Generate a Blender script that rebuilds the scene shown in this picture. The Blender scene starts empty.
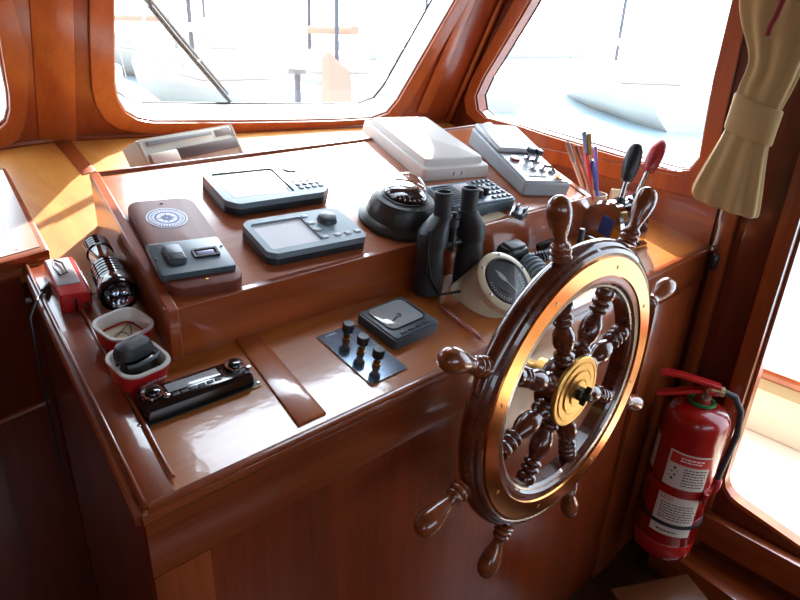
import bpy, bmesh, math, random
from mathutils import Vector, Matrix
random.seed(4)
PI = math.pi
SC = bpy.context.scene
COL = SC.collection
H = 1.60                                   # eye height above the cabin sole

# ------------------------------------------------------------------ camera
F = 624.3
RX = Vector((0.731, -0.252, 0.634)); RY = Vector((-0.681, -0.324, 0.656)); RZ = Vector((0.040, -0.912, -0.409))
RX.normalize(); RY = (RY - RX * RY.dot(RX)).normalized(); RZ = RX.cross(RY)
if RZ.dot(Vector((0.040, -0.912, -0.409))) < 0: RZ = -RZ
R = Matrix((RX, RY, RZ))
EYE = Vector((0, 0, H))
cam = bpy.data.objects.new('camera', bpy.data.cameras.new('camera'))
COL.objects.link(cam); SC.camera = cam
cam.data.sensor_width = 36; cam.data.lens = 36 * F / 800; cam.data.clip_start = .01; cam.data.clip_end = 2000
r_, d_, f_ = R @ Vector((1, 0, 0)), R @ Vector((0, 1, 0)), R @ Vector((0, 0, 1))
cm = Matrix.Identity(4)
for i in range(3):
    cm[i][0] = r_[i]; cm[i][1] = -d_[i]; cm[i][2] = -f_[i]
cam.matrix_world = Matrix.Translation(EYE) @ cm

def hit(p, n, q):                          # point of the plane (q, n) seen at p
    r = R @ Vector((p[0] - 400, p[1] - 300, F))
    return EYE + r * (n.dot(q - EYE) / n.dot(r))
YF = Vector((0, 1, 0)); XF = Vector((1, 0, 0))
FRONT = Vector((0, .6, H))
def Fr(x, y): return hit((x, y), YF, FRONT)
A0 = Fr(143, 515)
SL = math.radians(11)
CN = Vector((0, -math.sin(SL), math.cos(SL)))
def C(x, y, h=0): return hit((x, y), CN, A0 + CN * h)
def Cz(x, y): return A0.z + (y - A0.y) * math.tan(SL)
def Cp(x, y, h=0): return Vector((x, y, Cz(x, y))) + CN * h
RWQ = Vector((1.774, .6, H))
def Rw(x, y, off=0): return hit((x, y), XF, RWQ + XF * off)
L0 = C(57, 140); R0 = C(445, 122); R0.x = 1.774; T0 = Rw(501, 0)
MN = (R0 - L0).cross(T0 - R0).normalized()
if MN.y > 0: MN = -MN                      # towards the cabin
def Mf(x, y, off=0): return hit((x, y), MN, L0 - MN * off)
L1 = Mf(50, 0); C0 = C(0, 148)
LN = (C0 - L0).cross(L1 - L0).normalized()
if LN.y > 0: LN = -LN
def Lf(x, y, off=0): return hit((x, y), LN, L0 - LN * off)

# ------------------------------------------------------------------ mesh helpers
def frame(o, u, n):
    u = (u - n * u.dot(n)).normalized(); v = n.cross(u)
    m = Matrix.Identity(4)
    for i in range(3):
        m[i][0] = u[i]; m[i][1] = v[i]; m[i][2] = n[i]; m[i][3] = o[i]
    return m
I4 = Matrix.Identity(4)
def T(x, y, z): return Matrix.Translation((x, y, z))
def Rot(a, ax): return Matrix.Rotation(a, 4, ax)

def rrect(w, h, r, seg=5, cx=0, cy=0):
    r = min(r, w / 2 - 1e-5, h / 2 - 1e-5); o = []
    for sx, sy, a in ((1, 1, 0), (-1, 1, PI / 2), (-1, -1, PI), (1, -1, 1.5 * PI)):
        for k in range(seg + 1):
            t = a + k * PI / 2 / seg
            o.append((cx + sx * (w / 2 - r) + r * math.cos(t), cy + sy * (h / 2 - r) + r * math.sin(t)))
    return o
def rpoly(pts, r, seg=4):                  # polygon with rounded corners (2-D or 3-D)
    o = []; n = len(pts); pts = [Vector(p) for p in pts]
    for i in range(n):
        p = pts[i]; a = (pts[i - 1] - p); b = (pts[(i + 1) % n] - p)
        rr = min(r, a.length * .45, b.length * .45); a = p + a.normalized() * rr; b = p + b.normalized() * rr
        for k in range(seg + 1):
            t = k / seg; o.append(tuple((1 - t) ** 2 * a + 2 * t * (1 - t) * p + t * t * b))
    return o

class MB:
    def __init__(s): s.bm = bmesh.new()
    def box(s, c, d, bev=0, M=I4, seg=2):
        r = bmesh.ops.create_cube(s.bm, size=1, matrix=M @ T(*c) @ Matrix.Diagonal((d[0], d[1], d[2], 1)))
        if bev:
            es = list({e for v in r['verts'] for e in v.link_edges})
            bmesh.ops.bevel(s.bm, geom=es, offset=bev, segments=seg, affect='EDGES', profile=.6)
        return s
    def prism(s, o, z0, z1, bev=0, M=I4, seg=2, top=1.0):
        n = len(o); cx = sum(p[0] for p in o) / n; cy = sum(p[1] for p in o) / n
        lay = [(z0, 0.0)]
        if bev:
            for k in range(seg + 1):
                a = k / seg * PI / 2; lay.append((z1 - bev + bev * math.sin(a), bev * (1 - math.cos(a))))
        else: lay.append((z1, 0))
        # inward offset of the outline
        area = sum(o[i][0] * o[(i + 1) % n][1] - o[(i + 1) % n][0] * o[i][1] for i in range(n))
        sg = 1 if area > 0 else -1
        nr = []
        for i in range(n):
            a = Vector(o[i][:2]) - Vector(o[i - 1][:2]); b = Vector(o[(i + 1) % n][:2]) - Vector(o[i][:2])
            if a.length < 1e-9: a = b
            if b.length < 1e-9: b = a
            na = Vector((-a.y, a.x)).normalized() * sg; nb = Vector((-b.y, b.x)).normalized() * sg
            m = (na + nb); m = m / max(m.length_squared / 2, .4) if m.length > 1e-6 else na
            nr.append(m)
        rings = []
        for z, ins in lay:
            t = (z - z0) / (z1 - z0); sc = 1 + (top - 1) * t
            rings.append([s.bm.verts.new(M @ Vector((cx + (o[i][0] - cx) * sc + nr[i].x * ins, cy + (o[i][1] - cy) * sc + nr[i].y * ins, z))) for i in range(n)])
        fs = []
        for a, b in zip(rings, rings[1:]):
            for i in range(n): fs.append(s.bm.faces.new((a[i], a[(i + 1) % n], b[(i + 1) % n], b[i])))
        fs.append(s.bm.faces.new(rings[0][::-1])); fs.append(s.bm.faces.new(rings[-1]))
        bmesh.ops.recalc_face_normals(s.bm, faces=fs)
        return s
    def lathe(s, prof, seg=24, M=I4, sx=1, sy=1, closed=False, cap=True):
        rings = []; fs = []
        for r, z in prof:
            if r < 1e-6: rings.append([s.bm.verts.new(M @ Vector((0, 0, z)))])
            else: rings.append([s.bm.verts.new(M @ Vector((r * sx * math.cos(2 * PI * k / seg), r * sy * math.sin(2 * PI * k / seg), z))) for k in range(seg)])
        prs = list(zip(rings, rings[1:]))
        if closed: prs.append((rings[-1], rings[0]))
        for a, b in prs:
            for k in range(seg):
                k2 = (k + 1) % seg
                if len(a) == 1 and len(b) == 1: continue
                if len(a) == 1: f = (a[0], b[k2], b[k])
                elif len(b) == 1: f = (a[k], a[k2], b[0])
                else: f = (a[k], a[k2], b[k2], b[k])
                fs.append(s.bm.faces.new(f))
        if not closed and cap:
            if len(rings[0]) > 1: fs.append(s.bm.faces.new(rings[0][::-1]))
            if len(rings[-1]) > 1: fs.append(s.bm.faces.new(rings[-1]))
        bmesh.ops.recalc_face_normals(s.bm, faces=fs)
        return s
    def tube(s, pts, r, seg=8, M=I4):
        pts = [M @ Vector(p) for p in pts]; n = len(pts)
        rr = r if isinstance(r, (list, tuple)) else [r] * n
        t = (pts[1] - pts[0]).normalized()
        u = t.orthogonal().normalized(); rings = []
        for i in range(n):
            t = (pts[min(i + 1, n - 1)] - pts[max(i - 1, 0)]).normalized()
            u = (u - t * u.dot(t)).normalized(); v = t.cross(u)
            rings.append([s.bm.verts.new(pts[i] + (u * math.cos(2 * PI * k / seg) + v * math.sin(2 * PI * k / seg)) * rr[i]) for k in range(seg)])
        fs = []
        for a, b in zip(rings, rings[1:]):
            for k in range(seg): fs.append(s.bm.faces.new((a[k], a[(k + 1) % seg], b[(k + 1) % seg], b[k])))
        fs.append(s.bm.faces.new(rings[0][::-1])); fs.append(s.bm.faces.new(rings[-1]))
        bmesh.ops.recalc_face_normals(s.bm, faces=fs)
        return s
    def loft(s, rings, cap=True, close=True):
        R_ = [[s.bm.verts.new(Vector(p)) for p in r] for r in rings]; fs = []
        for a, b in zip(R_, R_[1:]):
            n = len(a)
            for k in range(n if close else n - 1): fs.append(s.bm.faces.new((a[k], a[(k + 1) % n], b[(k + 1) % n], b[k])))
        if cap: fs.append(s.bm.faces.new(R_[0][::-1])); fs.append(s.bm.faces.new(R_[-1]))
        bmesh.ops.recalc_face_normals(s.bm, faces=fs)
        return s
    def holed(s, outer, holes, thick):     # flat board with openings, given a thickness vector
        es = []
        for lp in [outer] + holes:
            vs = [s.bm.verts.new(Vector(p)) for p in lp]
            es += [s.bm.edges.new((vs[i], vs[(i + 1) % len(vs)])) for i in range(len(vs))]
        g = bmesh.ops.triangle_fill(s.bm, edges=es, use_beauty=True, use_dissolve=False)
        fs = [x for x in g['geom'] if isinstance(x, bmesh.types.BMFace)]
        e = bmesh.ops.extrude_face_region(s.bm, geom=fs)
        vs = [x for x in e['geom'] if isinstance(x, bmesh.types.BMVert)]
        bmesh.ops.translate(s.bm, verts=vs, vec=Vector(thick))
        bmesh.ops.recalc_face_normals(s.bm, faces=s.bm.faces[:])
        return s
    def ring(s, lo, li, thick):            # a frame between two loops with the same number of points
        t = Vector(thick); n = len(lo); L4 = [[Vector(p) for p in lo], [Vector(p) for p in li]]
        L4 += [[p + t for p in L4[1]], [p + t for p in L4[0]]]
        V = [[s.bm.verts.new(p) for p in l] for l in L4]
        for a, b in zip(V, V[1:] + V[:1]):
            for i in range(n): s.bm.faces.new((a[i], a[(i + 1) % n], b[(i + 1) % n], b[i]))
        bmesh.ops.recalc_face_normals(s.bm, faces=s.bm.faces[:])
        return s
    def build(s, name, mat, parent=None, sharp=35, sub=0, bevel=0):
        bm = s.bm; bm.normal_update()
        for f in bm.faces: f.smooth = True
        ca = math.radians(sharp)
        for e in bm.edges:
            if len(e.link_faces) == 2 and e.calc_face_angle(0) > ca: e.smooth = False
        me = bpy.data.meshes.new(name); bm.to_mesh(me); bm.free()
        me.materials.append(mat)
        o = bpy.data.objects.new(name, me); COL.objects.link(o)
        if parent: o.parent = parent
        if sub:
            m = o.modifiers.new('sub', 'SUBSURF'); m.levels = m.render_levels = sub
        if bevel:
            m = o.modifiers.new('bev', 'BEVEL'); m.width = bevel; m.segments = 2; m.limit_method = 'ANGLE'
        return o

def tag(o, label, cat, group=None, kind=None):
    o['label'] = label; o['category'] = cat
    if group: o['group'] = group
    if kind: o['kind'] = kind
    return o
def thing(name, label, cat, M=I4, group=None):
    o = bpy.data.objects.new(name, None); COL.objects.link(o)
    o.empty_display_size = .05; o.matrix_world = M
    return tag(o, label, cat, group)
def struct(o): o['kind'] = 'structure'; return o
def lab(o, t): o['label'] = t; return o
def text(name, s, size, mat, parent, M, ext=.0003, align='CENTER'):
    cu = bpy.data.curves.new(name, 'FONT'); cu.body = s; cu.size = size; cu.extrude = ext
    cu.align_x = align; cu.align_y = 'CENTER'
    o = bpy.data.objects.new(name, cu); COL.objects.link(o)
    dg = bpy.context.evaluated_depsgraph_get()
    me = bpy.data.meshes.new_from_object(o.evaluated_get(dg)); bpy.data.objects.remove(o)
    o = bpy.data.objects.new(name, me); COL.objects.link(o); me.materials.clear(); me.materials.append(mat)
    for v in me.vertices: v.co = M @ v.co
    o.parent = parent; return o

# ------------------------------------------------------------------ materials
def srgb(r, g, b):
    return tuple(((c / 255) / 12.92 if c <= 10 else (((c / 255) + .055) / 1.055) ** 2.4) for c in (r, g, b)) + (1,)
def mat(name, col, rough=.4, metal=0, coat=0, spec=.5, bump=0, bscale=200, **kw):
    m = bpy.data.materials.new(name); m.use_nodes = True; nt = m.node_tree; b = nt.nodes['Principled BSDF']
    b.inputs['Roughness'].default_value = rough; b.inputs['Metallic'].default_value = metal
    b.inputs['Coat Weight'].default_value = coat; b.inputs['Coat Roughness'].default_value = .08
    b.inputs['Specular IOR Level'].default_value = spec
    tc = nt.nodes.new('ShaderNodeTexCoord'); nz = nt.nodes.new('ShaderNodeTexNoise'); nz.inputs['Scale'].default_value = bscale
    nz.inputs['Detail'].default_value = 3
    nt.links.new(tc.outputs['Object'], nz.inputs['Vector'])
    mx = nt.nodes.new('ShaderNodeMixRGB'); mx.blend_type = 'MIX'
    mx.inputs[1].default_value = col; mx.inputs[2].default_value = tuple(c * .86 for c in col[:3]) + (1,)
    nt.links.new(nz.outputs['Fac'], mx.inputs[0]); nt.links.new(mx.outputs[0], b.inputs['Base Color'])
    if bump:
        bp = nt.nodes.new('ShaderNodeBump'); bp.inputs['Strength'].default_value = bump; bp.inputs['Distance'].default_value = .001
        nt.links.new(nz.outputs['Fac'], bp.inputs['Height']); nt.links.new(bp.outputs[0], b.inputs['Normal'])
    for k, v in kw.items(): b.inputs[k].default_value = v
    return m
def wood(name, c1, c2, axis='X', rough=.3, coat=.8, crough=.06, scale=1.0, bump=.12, wav=.35, ior=1.5, dk=.73):
    c1, c2 = tuple(x * dk for x in c1[:3]) + (1,), tuple(x * dk for x in c2[:3]) + (1,)
    m = bpy.data.materials.new(name); m.use_nodes = True; nt = m.node_tree; N = nt.nodes; L = nt.links
    b = N['Principled BSDF']; tc = N.new('ShaderNodeTexCoord'); mp = N.new('ShaderNodeMapping')
    s = {'X': (1.2, 22, 22), 'Y': (22, 1.2, 22), 'Z': (22, 22, 1.2)}[axis]
    mp.inputs['Scale'].default_value = tuple(k * scale for k in s)
    L.new(tc.outputs['Object'], mp.inputs['Vector'])
    n1 = N.new('ShaderNodeTexNoise'); n1.inputs['Scale'].default_value = 1; n1.inputs['Detail'].default_value = 6; n1.inputs['Roughness'].default_value = .6
    n1.inputs['Distortion'].default_value = .6
    mp2 = N.new('ShaderNodeMapping'); mp2.inputs['Scale'].default_value = tuple(k * scale * 9 for k in s)
    n2 = N.new('ShaderNodeTexNoise'); n2.inputs['Scale'].default_value = 1; n2.inputs['Detail'].default_value = 2
    L.new(tc.outputs['Object'], mp2.inputs['Vector'])
    L.new(mp.outputs[0], n1.inputs['Vector']); L.new(mp2.outputs[0], n2.inputs['Vector'])
    ad = N.new('ShaderNodeMath'); ad.operation = 'MULTIPLY_ADD'; ad.inputs[1].default_value = .35
    L.new(n2.outputs['Fac'], ad.inputs[0]); L.new(n1.outputs['Fac'], ad.inputs[2])
    cr = N.new('ShaderNodeValToRGB'); cr.color_ramp.elements[0].position = .45; cr.color_ramp.elements[1].position = .9
    cr.color_ramp.elements[0].color = c1; cr.color_ramp.elements[1].color = c2
    L.new(ad.outputs[0], cr.inputs[0]); L.new(cr.outputs[0], b.inputs['Base Color'])
    b.inputs['Roughness'].default_value = rough; b.inputs['Coat Weight'].default_value = coat; b.inputs['Coat Roughness'].default_value = crough; b.inputs['Coat IOR'].default_value = ior
    n3 = N.new('ShaderNodeTexNoise'); n3.inputs['Scale'].default_value = 55; L.new(tc.outputs['Object'], n3.inputs['Vector'])
    bp = N.new('ShaderNodeBump'); bp.inputs['Strength'].default_value = bump; bp.inputs['Distance'].default_value = .002
    L.new(n3.outputs['Fac'], bp.inputs['Height']); L.new(bp.outputs[0], b.inputs['Coat Normal'])
    return m
def glass(name, tint=(1, 1, 1, 1), ior=1.45, rough=0.0):
    m = bpy.data.materials.new(name); m.use_nodes = True; N = m.node_tree.nodes; L = m.node_tree.links
    N.remove(N['Principled BSDF']); out = N['Material Output']
    t = N.new('ShaderNodeBsdfTransparent'); t.inputs[0].default_value = tint
    g = N.new('ShaderNodeBsdfGlossy'); g.inputs['Roughness'].default_value = rough
    fr = N.new('ShaderNodeFresnel'); fr.inputs[0].default_value = ior
    mx = N.new('ShaderNodeMixShader'); L.new(fr.outputs[0], mx.inputs[0]); L.new(t.outputs[0], mx.inputs[1]); L.new(g.outputs[0], mx.inputs[2])
    L.new(mx.outputs[0], out.inputs[0])
    ge = N.new('ShaderNodeNewGeometry'); ml = N.new('ShaderNodeMath'); ml.operation = 'MULTIPLY'; iv = N.new('ShaderNodeMath'); iv.operation = 'SUBTRACT'; iv.inputs[0].default_value = 1
    L.new(ge.outputs['Backfacing'], iv.inputs[1]); L.new(fr.outputs[0], ml.inputs[0]); L.new(iv.outputs[0], ml.inputs[1]); L.new(ml.outputs[0], mx.inputs[0])
    return m

MAH1, MAH2 = srgb(118, 48, 16), srgb(172, 82, 33)
mahX = wood('mahogany_x', MAH1, MAH2, 'X'); mahY = wood('mahogany_y', MAH1, MAH2, 'Y'); mahZ = wood('mahogany_z', MAH1, MAH2, 'Z')
venY = wood('veneer_y', srgb(196, 108, 44), srgb(222, 138, 62), 'X', scale=.8, crough=.09, ior=1.62)
boxX = wood('box_veneer', srgb(172, 86, 40), srgb(212, 120, 62), 'X', crough=.13, ior=1.6)
teak = wood('teak', srgb(204, 126, 46), srgb(228, 156, 70), 'Y', rough=.45, coat=.35, crough=.2)
postZ = wood('post_wood', srgb(168, 74, 30), srgb(202, 106, 46), 'Z', coat=.5, crough=.15)
postD = wood('post_wood_dark', srgb(140, 56, 24), srgb(174, 80, 36), 'Z', coat=.5, crough=.15)
wheelw = wood('wheel_varnish', srgb(62, 24, 10), srgb(98, 42, 18), 'Z', dk=1, coat=1, crough=.03, rough=.25, bump=.03)
handlew = wood('handle_varnish', srgb(90, 42, 18), srgb(146, 76, 36), 'Z', dk=1, coat=1, crough=.03, rough=.25, bump=.03)
dark_wood = wood('dark_wood', srgb(84, 28, 12), srgb(122, 46, 20), 'Z')
plaquew = wood('plaque_wood', srgb(112, 46, 28), srgb(148, 70, 44), 'Y', rough=.6, coat=.06, crough=.3)
brass = mat('brass', srgb(230, 158, 88), .17, 1)
brass_dull = mat('brass_dull', srgb(216, 172, 96), .38, 1)
chrome = mat('chrome', srgb(220, 222, 226), .08, 1)
steel = mat('steel', srgb(190, 190, 192), .25, 1)
black = mat('black_plastic', srgb(34, 37, 41), .32)
black_g = mat('black_gloss', srgb(14, 14, 16), .12, 0, .6)
blackrub = mat('black_rubber', srgb(44, 50, 54), .48, bump=.2)
bluegrey = mat('blue_grey_plastic', srgb(118, 142, 152), .36, bump=.06, bscale=900)
bluegrey_d = mat('dark_blue_grey_plastic', srgb(72, 90, 98), .34)
dgrey = mat('dark_grey_plastic', srgb(72, 82, 90), .4)
lgrey = mat('light_grey_plastic', srgb(164, 174, 180), .4)
white_p = mat('white_plastic', srgb(226, 224, 218), .4)
beige_p = mat('beige_plastic', srgb(186, 188, 178), .5)
cream = mat('cream_enamel', srgb(236, 228, 196), .32, coat=.3)
screen_d = mat('screen_dark', srgb(122, 128, 176), .3, coat=.15)
screen_l = mat('screen_lcd', srgb(196, 196, 200), .4, coat=.2)
screen_s = mat('screen_silver', srgb(186, 196, 200), .12, coat=1)
red_paint = mat('red_paint', srgb(156, 14, 14), .25, coat=.6)
red_pl = mat('red_plastic', srgb(190, 34, 34), .3, coat=.3)
red_dk = mat('dark_red_plastic', srgb(160, 36, 44), .32, coat=.3)
paper = mat('paper_label', srgb(216, 208, 194), .5)
ink = mat('dark_ink', srgb(40, 36, 36), .5)
redink = mat('red_ink', srgb(196, 46, 34), .5)
blueink = mat('blue_ink', srgb(52, 84, 158), .4)
whiteink = mat('white_ink', srgb(250, 251, 255), .4)
green_p = mat('green_plastic', srgb(20, 120, 60), .4)
dgreen = mat('dark_green_box', srgb(26, 62, 44), .5)
cloth = mat('curtain_fabric', srgb(174, 146, 94), .85, bump=.5, bscale=700, **{'Sheen Weight': .2})
cord_red = mat('red_cord', srgb(130, 26, 30), .8)
cord_wht = mat('white_cord', srgb(225, 220, 210), .7)
pane = glass('window_glass'); lensg = glass('dome_glass', (.94, .96, .97, 1), 1.5)
clearp = glass('clear_plastic', (.93, .85, .82, 1), 1.6, .08)
gasket = mat('gasket', srgb(24, 24, 24), .6)
reveal_w = mat('white_reveal', srgb(225, 222, 214), .3, coat=.4)
gel = mat('white_gelcoat', srgb(236, 236, 232), .35)
deckc = mat('cream_deck', srgb(240, 230, 205), .6)
ceil_m = wood('ceiling_boards', srgb(120, 72, 40), srgb(150, 96, 56), 'X', coat=.3)
water = mat('harbour_water', srgb(150, 176, 186), .15, bump=.6, bscale=3)
hullb = mat('blue_canvas', srgb(70, 120, 190), .6); hullr = mat('rust_canvas', srgb(176, 134, 114), .8)
alu = mat('mast_metal', srgb(84, 84, 92), .5, .2)
hullg = mat('pale_hull', srgb(188, 182, 174), .6)
sailc = mat('pale_canvas', srgb(222, 214, 204), .8)

# ------------------------------------------------------------------ the setting
CE = H + .42
def up(a, b, z):                          # continue the line a-b to the height z
    return a + (b - a) * ((z - a.z) / (b.z - a.z))
TL, TR = up(L0, L1, CE), up(R0, T0, CE)
down = (L0 - L1).normalized() * .06
wl_out = L0 + (C0 - L0).normalized() * 1.4
wl_top = wl_out + (TL - L0)

def hole(fn, pts, off=0): return [fn(x, y, off) for x, y in pts]
mid_in = [(128, -52), (118, -46), (113, -30), (113.5, 40), (114, 82), (117, 98), (125, 111), (137, 118), (152, 121), (240, 121), (330, 119.5), (372, 117.5), (387, 112), (397, 100), (455, 0), (467, -22), (468, -34), (458, -40)]
lf_in = [(-30, -60), (-20, -52), (-8, 0), (0, 55), (7, 92), (8, 108), (5, 120), (-4, 128), (-18, 131), (-190, 136), (-220, -50)]
rw_in = [(570, -38), (555, -34), (541, -18), (522, 15), (484, 78), (476, 96), (478, 110), (486, 117), (520, 125.5), (545, 134), (597, 149.5), (640, 162), (675, 171), (690, 169.5), (700, 158), (714, 80), (733, 0), (736, -20), (728, -32), (716, -34)]
WT = .045
def board(name, fn, outer, holes, n, m):
    o = MB().holed(outer, holes, -n * WT).build(name, m, sharp=25); return struct(o)
wf = board('wall_front', Mf, [L0 + down, R0 + (R0 - T0).normalized() * .06, TR, TL], [hole(Mf, mid_in)], MN, postD)
wfl = board('wall_front_left', Lf, [L0 + down, TL, wl_top, wl_out + down], [hole(Lf, lf_in)], LN, postD)
rw_door = [Vector((1.774, y, H + z)) for y, z in ((.40, -1.235), (.392, -1.262), (.37, -1.283), (.345, -1.292), (-.45, -1.44), (-.45, .33), (.40, .33))]
rw_out = [Vector((1.774, -1.8, 0)), Vector((1.774, 1.62, 0)), R0.copy(), TR.copy(), Vector((1.774, -1.8, CE))]
wr = board('wall_right', Rw, rw_out, [hole(Rw, rw_in), rw_door], -XF, dark_wood)

# window panes, gaskets, reveals
def expand(pts, d):                       # grow or shrink a loop about its centre
    c = sum(pts, Vector()) / len(pts); return [p + (p - c).normalized() * d for p in pts]
def window(n, fn, nrm, inn, reveal_mat, inset=.0, dsh=WT):
    base = [p - nrm * dsh for p in hole(fn, inn)]
    w = MB().holed(expand(base, .03), [], -nrm * .006).build('window_%d' % n, pane); struct(w)
    g = MB().ring(expand(base, .004), expand(base, -.007), -nrm * .003)
    struct(g.build('trim_gasket_%d' % n, gasket, w))
    fr = MB().ring(expand([p + nrm * .002 for p in base], .0), expand([p + nrm * .002 for p in base], -.004), nrm * (dsh - .004))
    f_ = fr.build('trim_lining_%d' % n, reveal_mat, w); struct(f_)
    return w
window(1, Mf, MN, mid_in, reveal_w, dsh=.085); window(2, Lf, LN, lf_in, reveal_w); window(3, Rw, -XF, rw_in, postZ)

# surrounds round the openings (raised boards)
def surround(n, fn, nrm, inn, wid, th, m):
    base = hole(fn, inn)
    return struct(MB().ring(expand([p + nrm * .0005 for p in base], wid), expand([p + nrm * .0005 for p in base], .001), nrm * th).build('trim_%d' % n, m, bevel=.002))
surround(1, Mf, MN, mid_in, .055, .010, postZ); surround(2, Lf, LN, lf_in, .055, .010, postZ)
surround(3, Rw, -XF, rw_in, .05, .008, postZ)
def batten(name, pts, w, th, nrm, m):     # a flat board along a line on a wall
    a, b = pts; t = (b - a).normalized(); s = nrm.cross(t).normalized()
    l = (b - a).length
    M = frame(a, t, nrm)
    return MB().box((l / 2, 0, th / 2), (l, w, th), .003, M).build(name, m)
# corner post between the left and the middle pane, and between middle and side pane
struct(batten('trim_4', (L0 + MN * .002, TL + MN * .002), .085, .012, MN, postZ))
e1 = Mf(421, 112) ; e2 = up(e1, Mf(470, 0), CE)
struct(batten('trim_5', (e1, e2), .05, .008, MN, postZ))
g1 = R0 + Vector((-.012, -.012, 0)); struct(MB().tube([g1, TR + Vector((-.012, -.012, 0))], .009).build('trim_6', postD))
# bead along the foot of the windscreen
struct(MB().tube([L0 + MN * .006 + Vector((0, 0, .004)), R0 + MN * .006 + Vector((0, 0, .004))], .009).build('baseboard_front', mahX))
struct(MB().tube([L0 + LN * .006 + Vector((0, 0, .004)), wl_out + LN * .006 + Vector((0, 0, .004))], .009).build('baseboard_front_left', mahX))
# side wall lower band (thick board under the side window)
b1, b2 = Rw(691, 196), Rw(597, 174)
b2 = b1 + (b2 - b1) * 2.9
bt = [b1 + (b1 - b2).normalized() * .03, b2, b2 - Vector((0, 0, -.045)), b1 + Vector((0, 0, .05)) + (b1 - b2).normalized() * .03]
struct(MB().holed([p + XF * -.001 for p in bt], [], XF * -.014).build('trim_7', postZ, bevel=.003))
struct(MB().box((1.7695, 1.10, H - .45), (.007, .99, .19)).build('trim_13', wood('side_band', srgb(136, 60, 26), srgb(176, 88, 42), 'Y')))
# mouldings on the side wall between console and door
for i, (ya, w_, th, m_) in enumerate(((.565, .035, .022, mahZ), (.47, .11, .010, dark_wood), (.425, .045, .030, mahZ))):
    struct(MB().box((1.774 - th / 2 - .0005, ya, (CE + .12) / 2), (th, w_, CE - .12), .004).build('trim_%d' % (8 + i), m_))
# door frame: reveal, sill, glass
dn = -XF
dbase = [p + XF * WT for p in rw_door]
dg = MB().holed([p + XF * .004 for p in expand(dbase, .02)], [], XF * .006).build('door_1', pane); struct(dg)
struct(MB().ring([p - XF * .002 for p in dbase], expand([p - XF * .002 for p in dbase], -.012), -XF * (WT - .006)).build('door_lining', postZ, dg))
struct(MB().box((1.755, -.35, H - 1.40), (.035, 1.7, .10), .004, T(0, 0, 0)).build('trim_11', mahY))
# plinth by the side wall and floor
fl = MB().box((.4, .0, -.02), (3.2, 4.2, .04)).build('floor', wood('sole_boards', srgb(48, 27, 16), srgb(74, 42, 24), 'Y', coat=.4)); struct(fl)
p1, p2 = hit((670, 554), Vector((0, 0, 1)), Vector((0, 0, .10))), hit((735, 600), Vector((0, 0, 1)), Vector((0, 0, .10)))
dd = (p2 - p1).normalized()
q1, q2 = p1 - dd * .06, p1 + dd * 1.8
struct(MB().prism([(q1.x, q1.y), (q2.x, q2.y), (1.77, q2.y), (1.77, q1.y)], 0.001, .10, .004).build('trim_12', mahY))
def xy(pts, z): return [Vector((x, y, z)) for x, y in pts]
cl = MB().holed(xy([(-1.3, -1.95), (1.83, -1.95), (1.83, 1.34), (-1.3, 1.52)], CE + .001), [xy([(.62, 1.06), (1.36, 1.06), (1.36, 1.27), (.62, 1.27)], CE + .001)], (0, 0, .04)).build('ceiling', ceil_m); struct(cl)
struct(MB().box((.99, 1.165, CE + .034), (.78, .25, .006)).build('window_5', pane))
# hull lining below the windscreen
struct(MB().box((.3, 1.80, .6), (3.1, .03, 1.24)).build('wall_front_lower', dark_wood))
# rear and left walls of the wheelhouse, with a left window and an unseen rear opening shaped to light the box
lw = -1.15
def rect3(f, a0, b0, a1, b1): return [f(a0, b0), f(a1, b0), f(a1, b1), f(a0, b1)]
fw = lambda y, z: Vector((lw, y, z))
struct(MB().holed(rect3(fw, -1.85, 0, 1.75, CE), [rect3(fw, -1.1, 1.25, -.6, 1.75)], -XF * .05).build('wall_left', postD))
fb = lambda x, z: Vector((x, -1.85, z))
struct(MB().holed(rect3(fb, lw, 0, 1.82, CE), [rect3(fb, -.7, 1.2, 1.3, 1.85)], -YF * .05).build('wall_back', postD))
struct(MB().holed(rect3(lambda y, z: Vector((lw - .03, y, z)), -1.15, 1.2, -.55, 1.8), [], XF * .006).build('window_4', pane))

# ------------------------------------------------------------------ helm console
con = thing('helm_console', 'varnished mahogany helm console with sloping top and a raised instrument box', 'console')
TH = .03
Lb = C(22, 262)
Lb2 = Cp(Lb.x + (Lb.x - A0.x) / (Lb.y - A0.y) * .0, 1.19)
fl_, fr_, = A0.copy(), Cp(1.772, .6)
def onC(pts, h0, h1, name, m, bev=0, parent=con):
    # prism between heights h0 and h1 over the sloping top, outline given as world (x, y)
    M = frame(A0, XF, CN); mi = M.inverted()
    o = []
    for p in pts:
        q = Cp(p[0], p[1]) if len(p) == 2 else Vector(p)
        l = mi @ q; o.append((l.x, l.y))
    return MB().prism(o, h0, h1, bev, M).build(name, m, parent)
onC([(.179, .6), (1.772, .6), (1.772, 1.61), (.47, 1.755), (.228, 1.72), (.226, 1.19)], -TH, 0, 'countertop', venY)
wx0 = wl_out.x + .02
onC([(.2265, 1.19), (.2275, 1.72), (.0, 1.68), (wx0, 1.56), (wx0, 1.19)], -TH, -.0005, 'shelf_top', teak)
onC([(.2275, 1.175), (.40, 1.175), (.40, 1.30), (1.56, 1.30), (1.765, 1.20), (1.765, 1.60), (.47, 1.745), (.23, 1.71)], .0002, .0016, 'shelf_veneer', teak)
onC([(.268, 1.06), (.385, 1.06), (.385, 1.175), (.2285, 1.175), (.262, 1.175)], .0002, .0014, 'side_veneer', teak)
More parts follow.
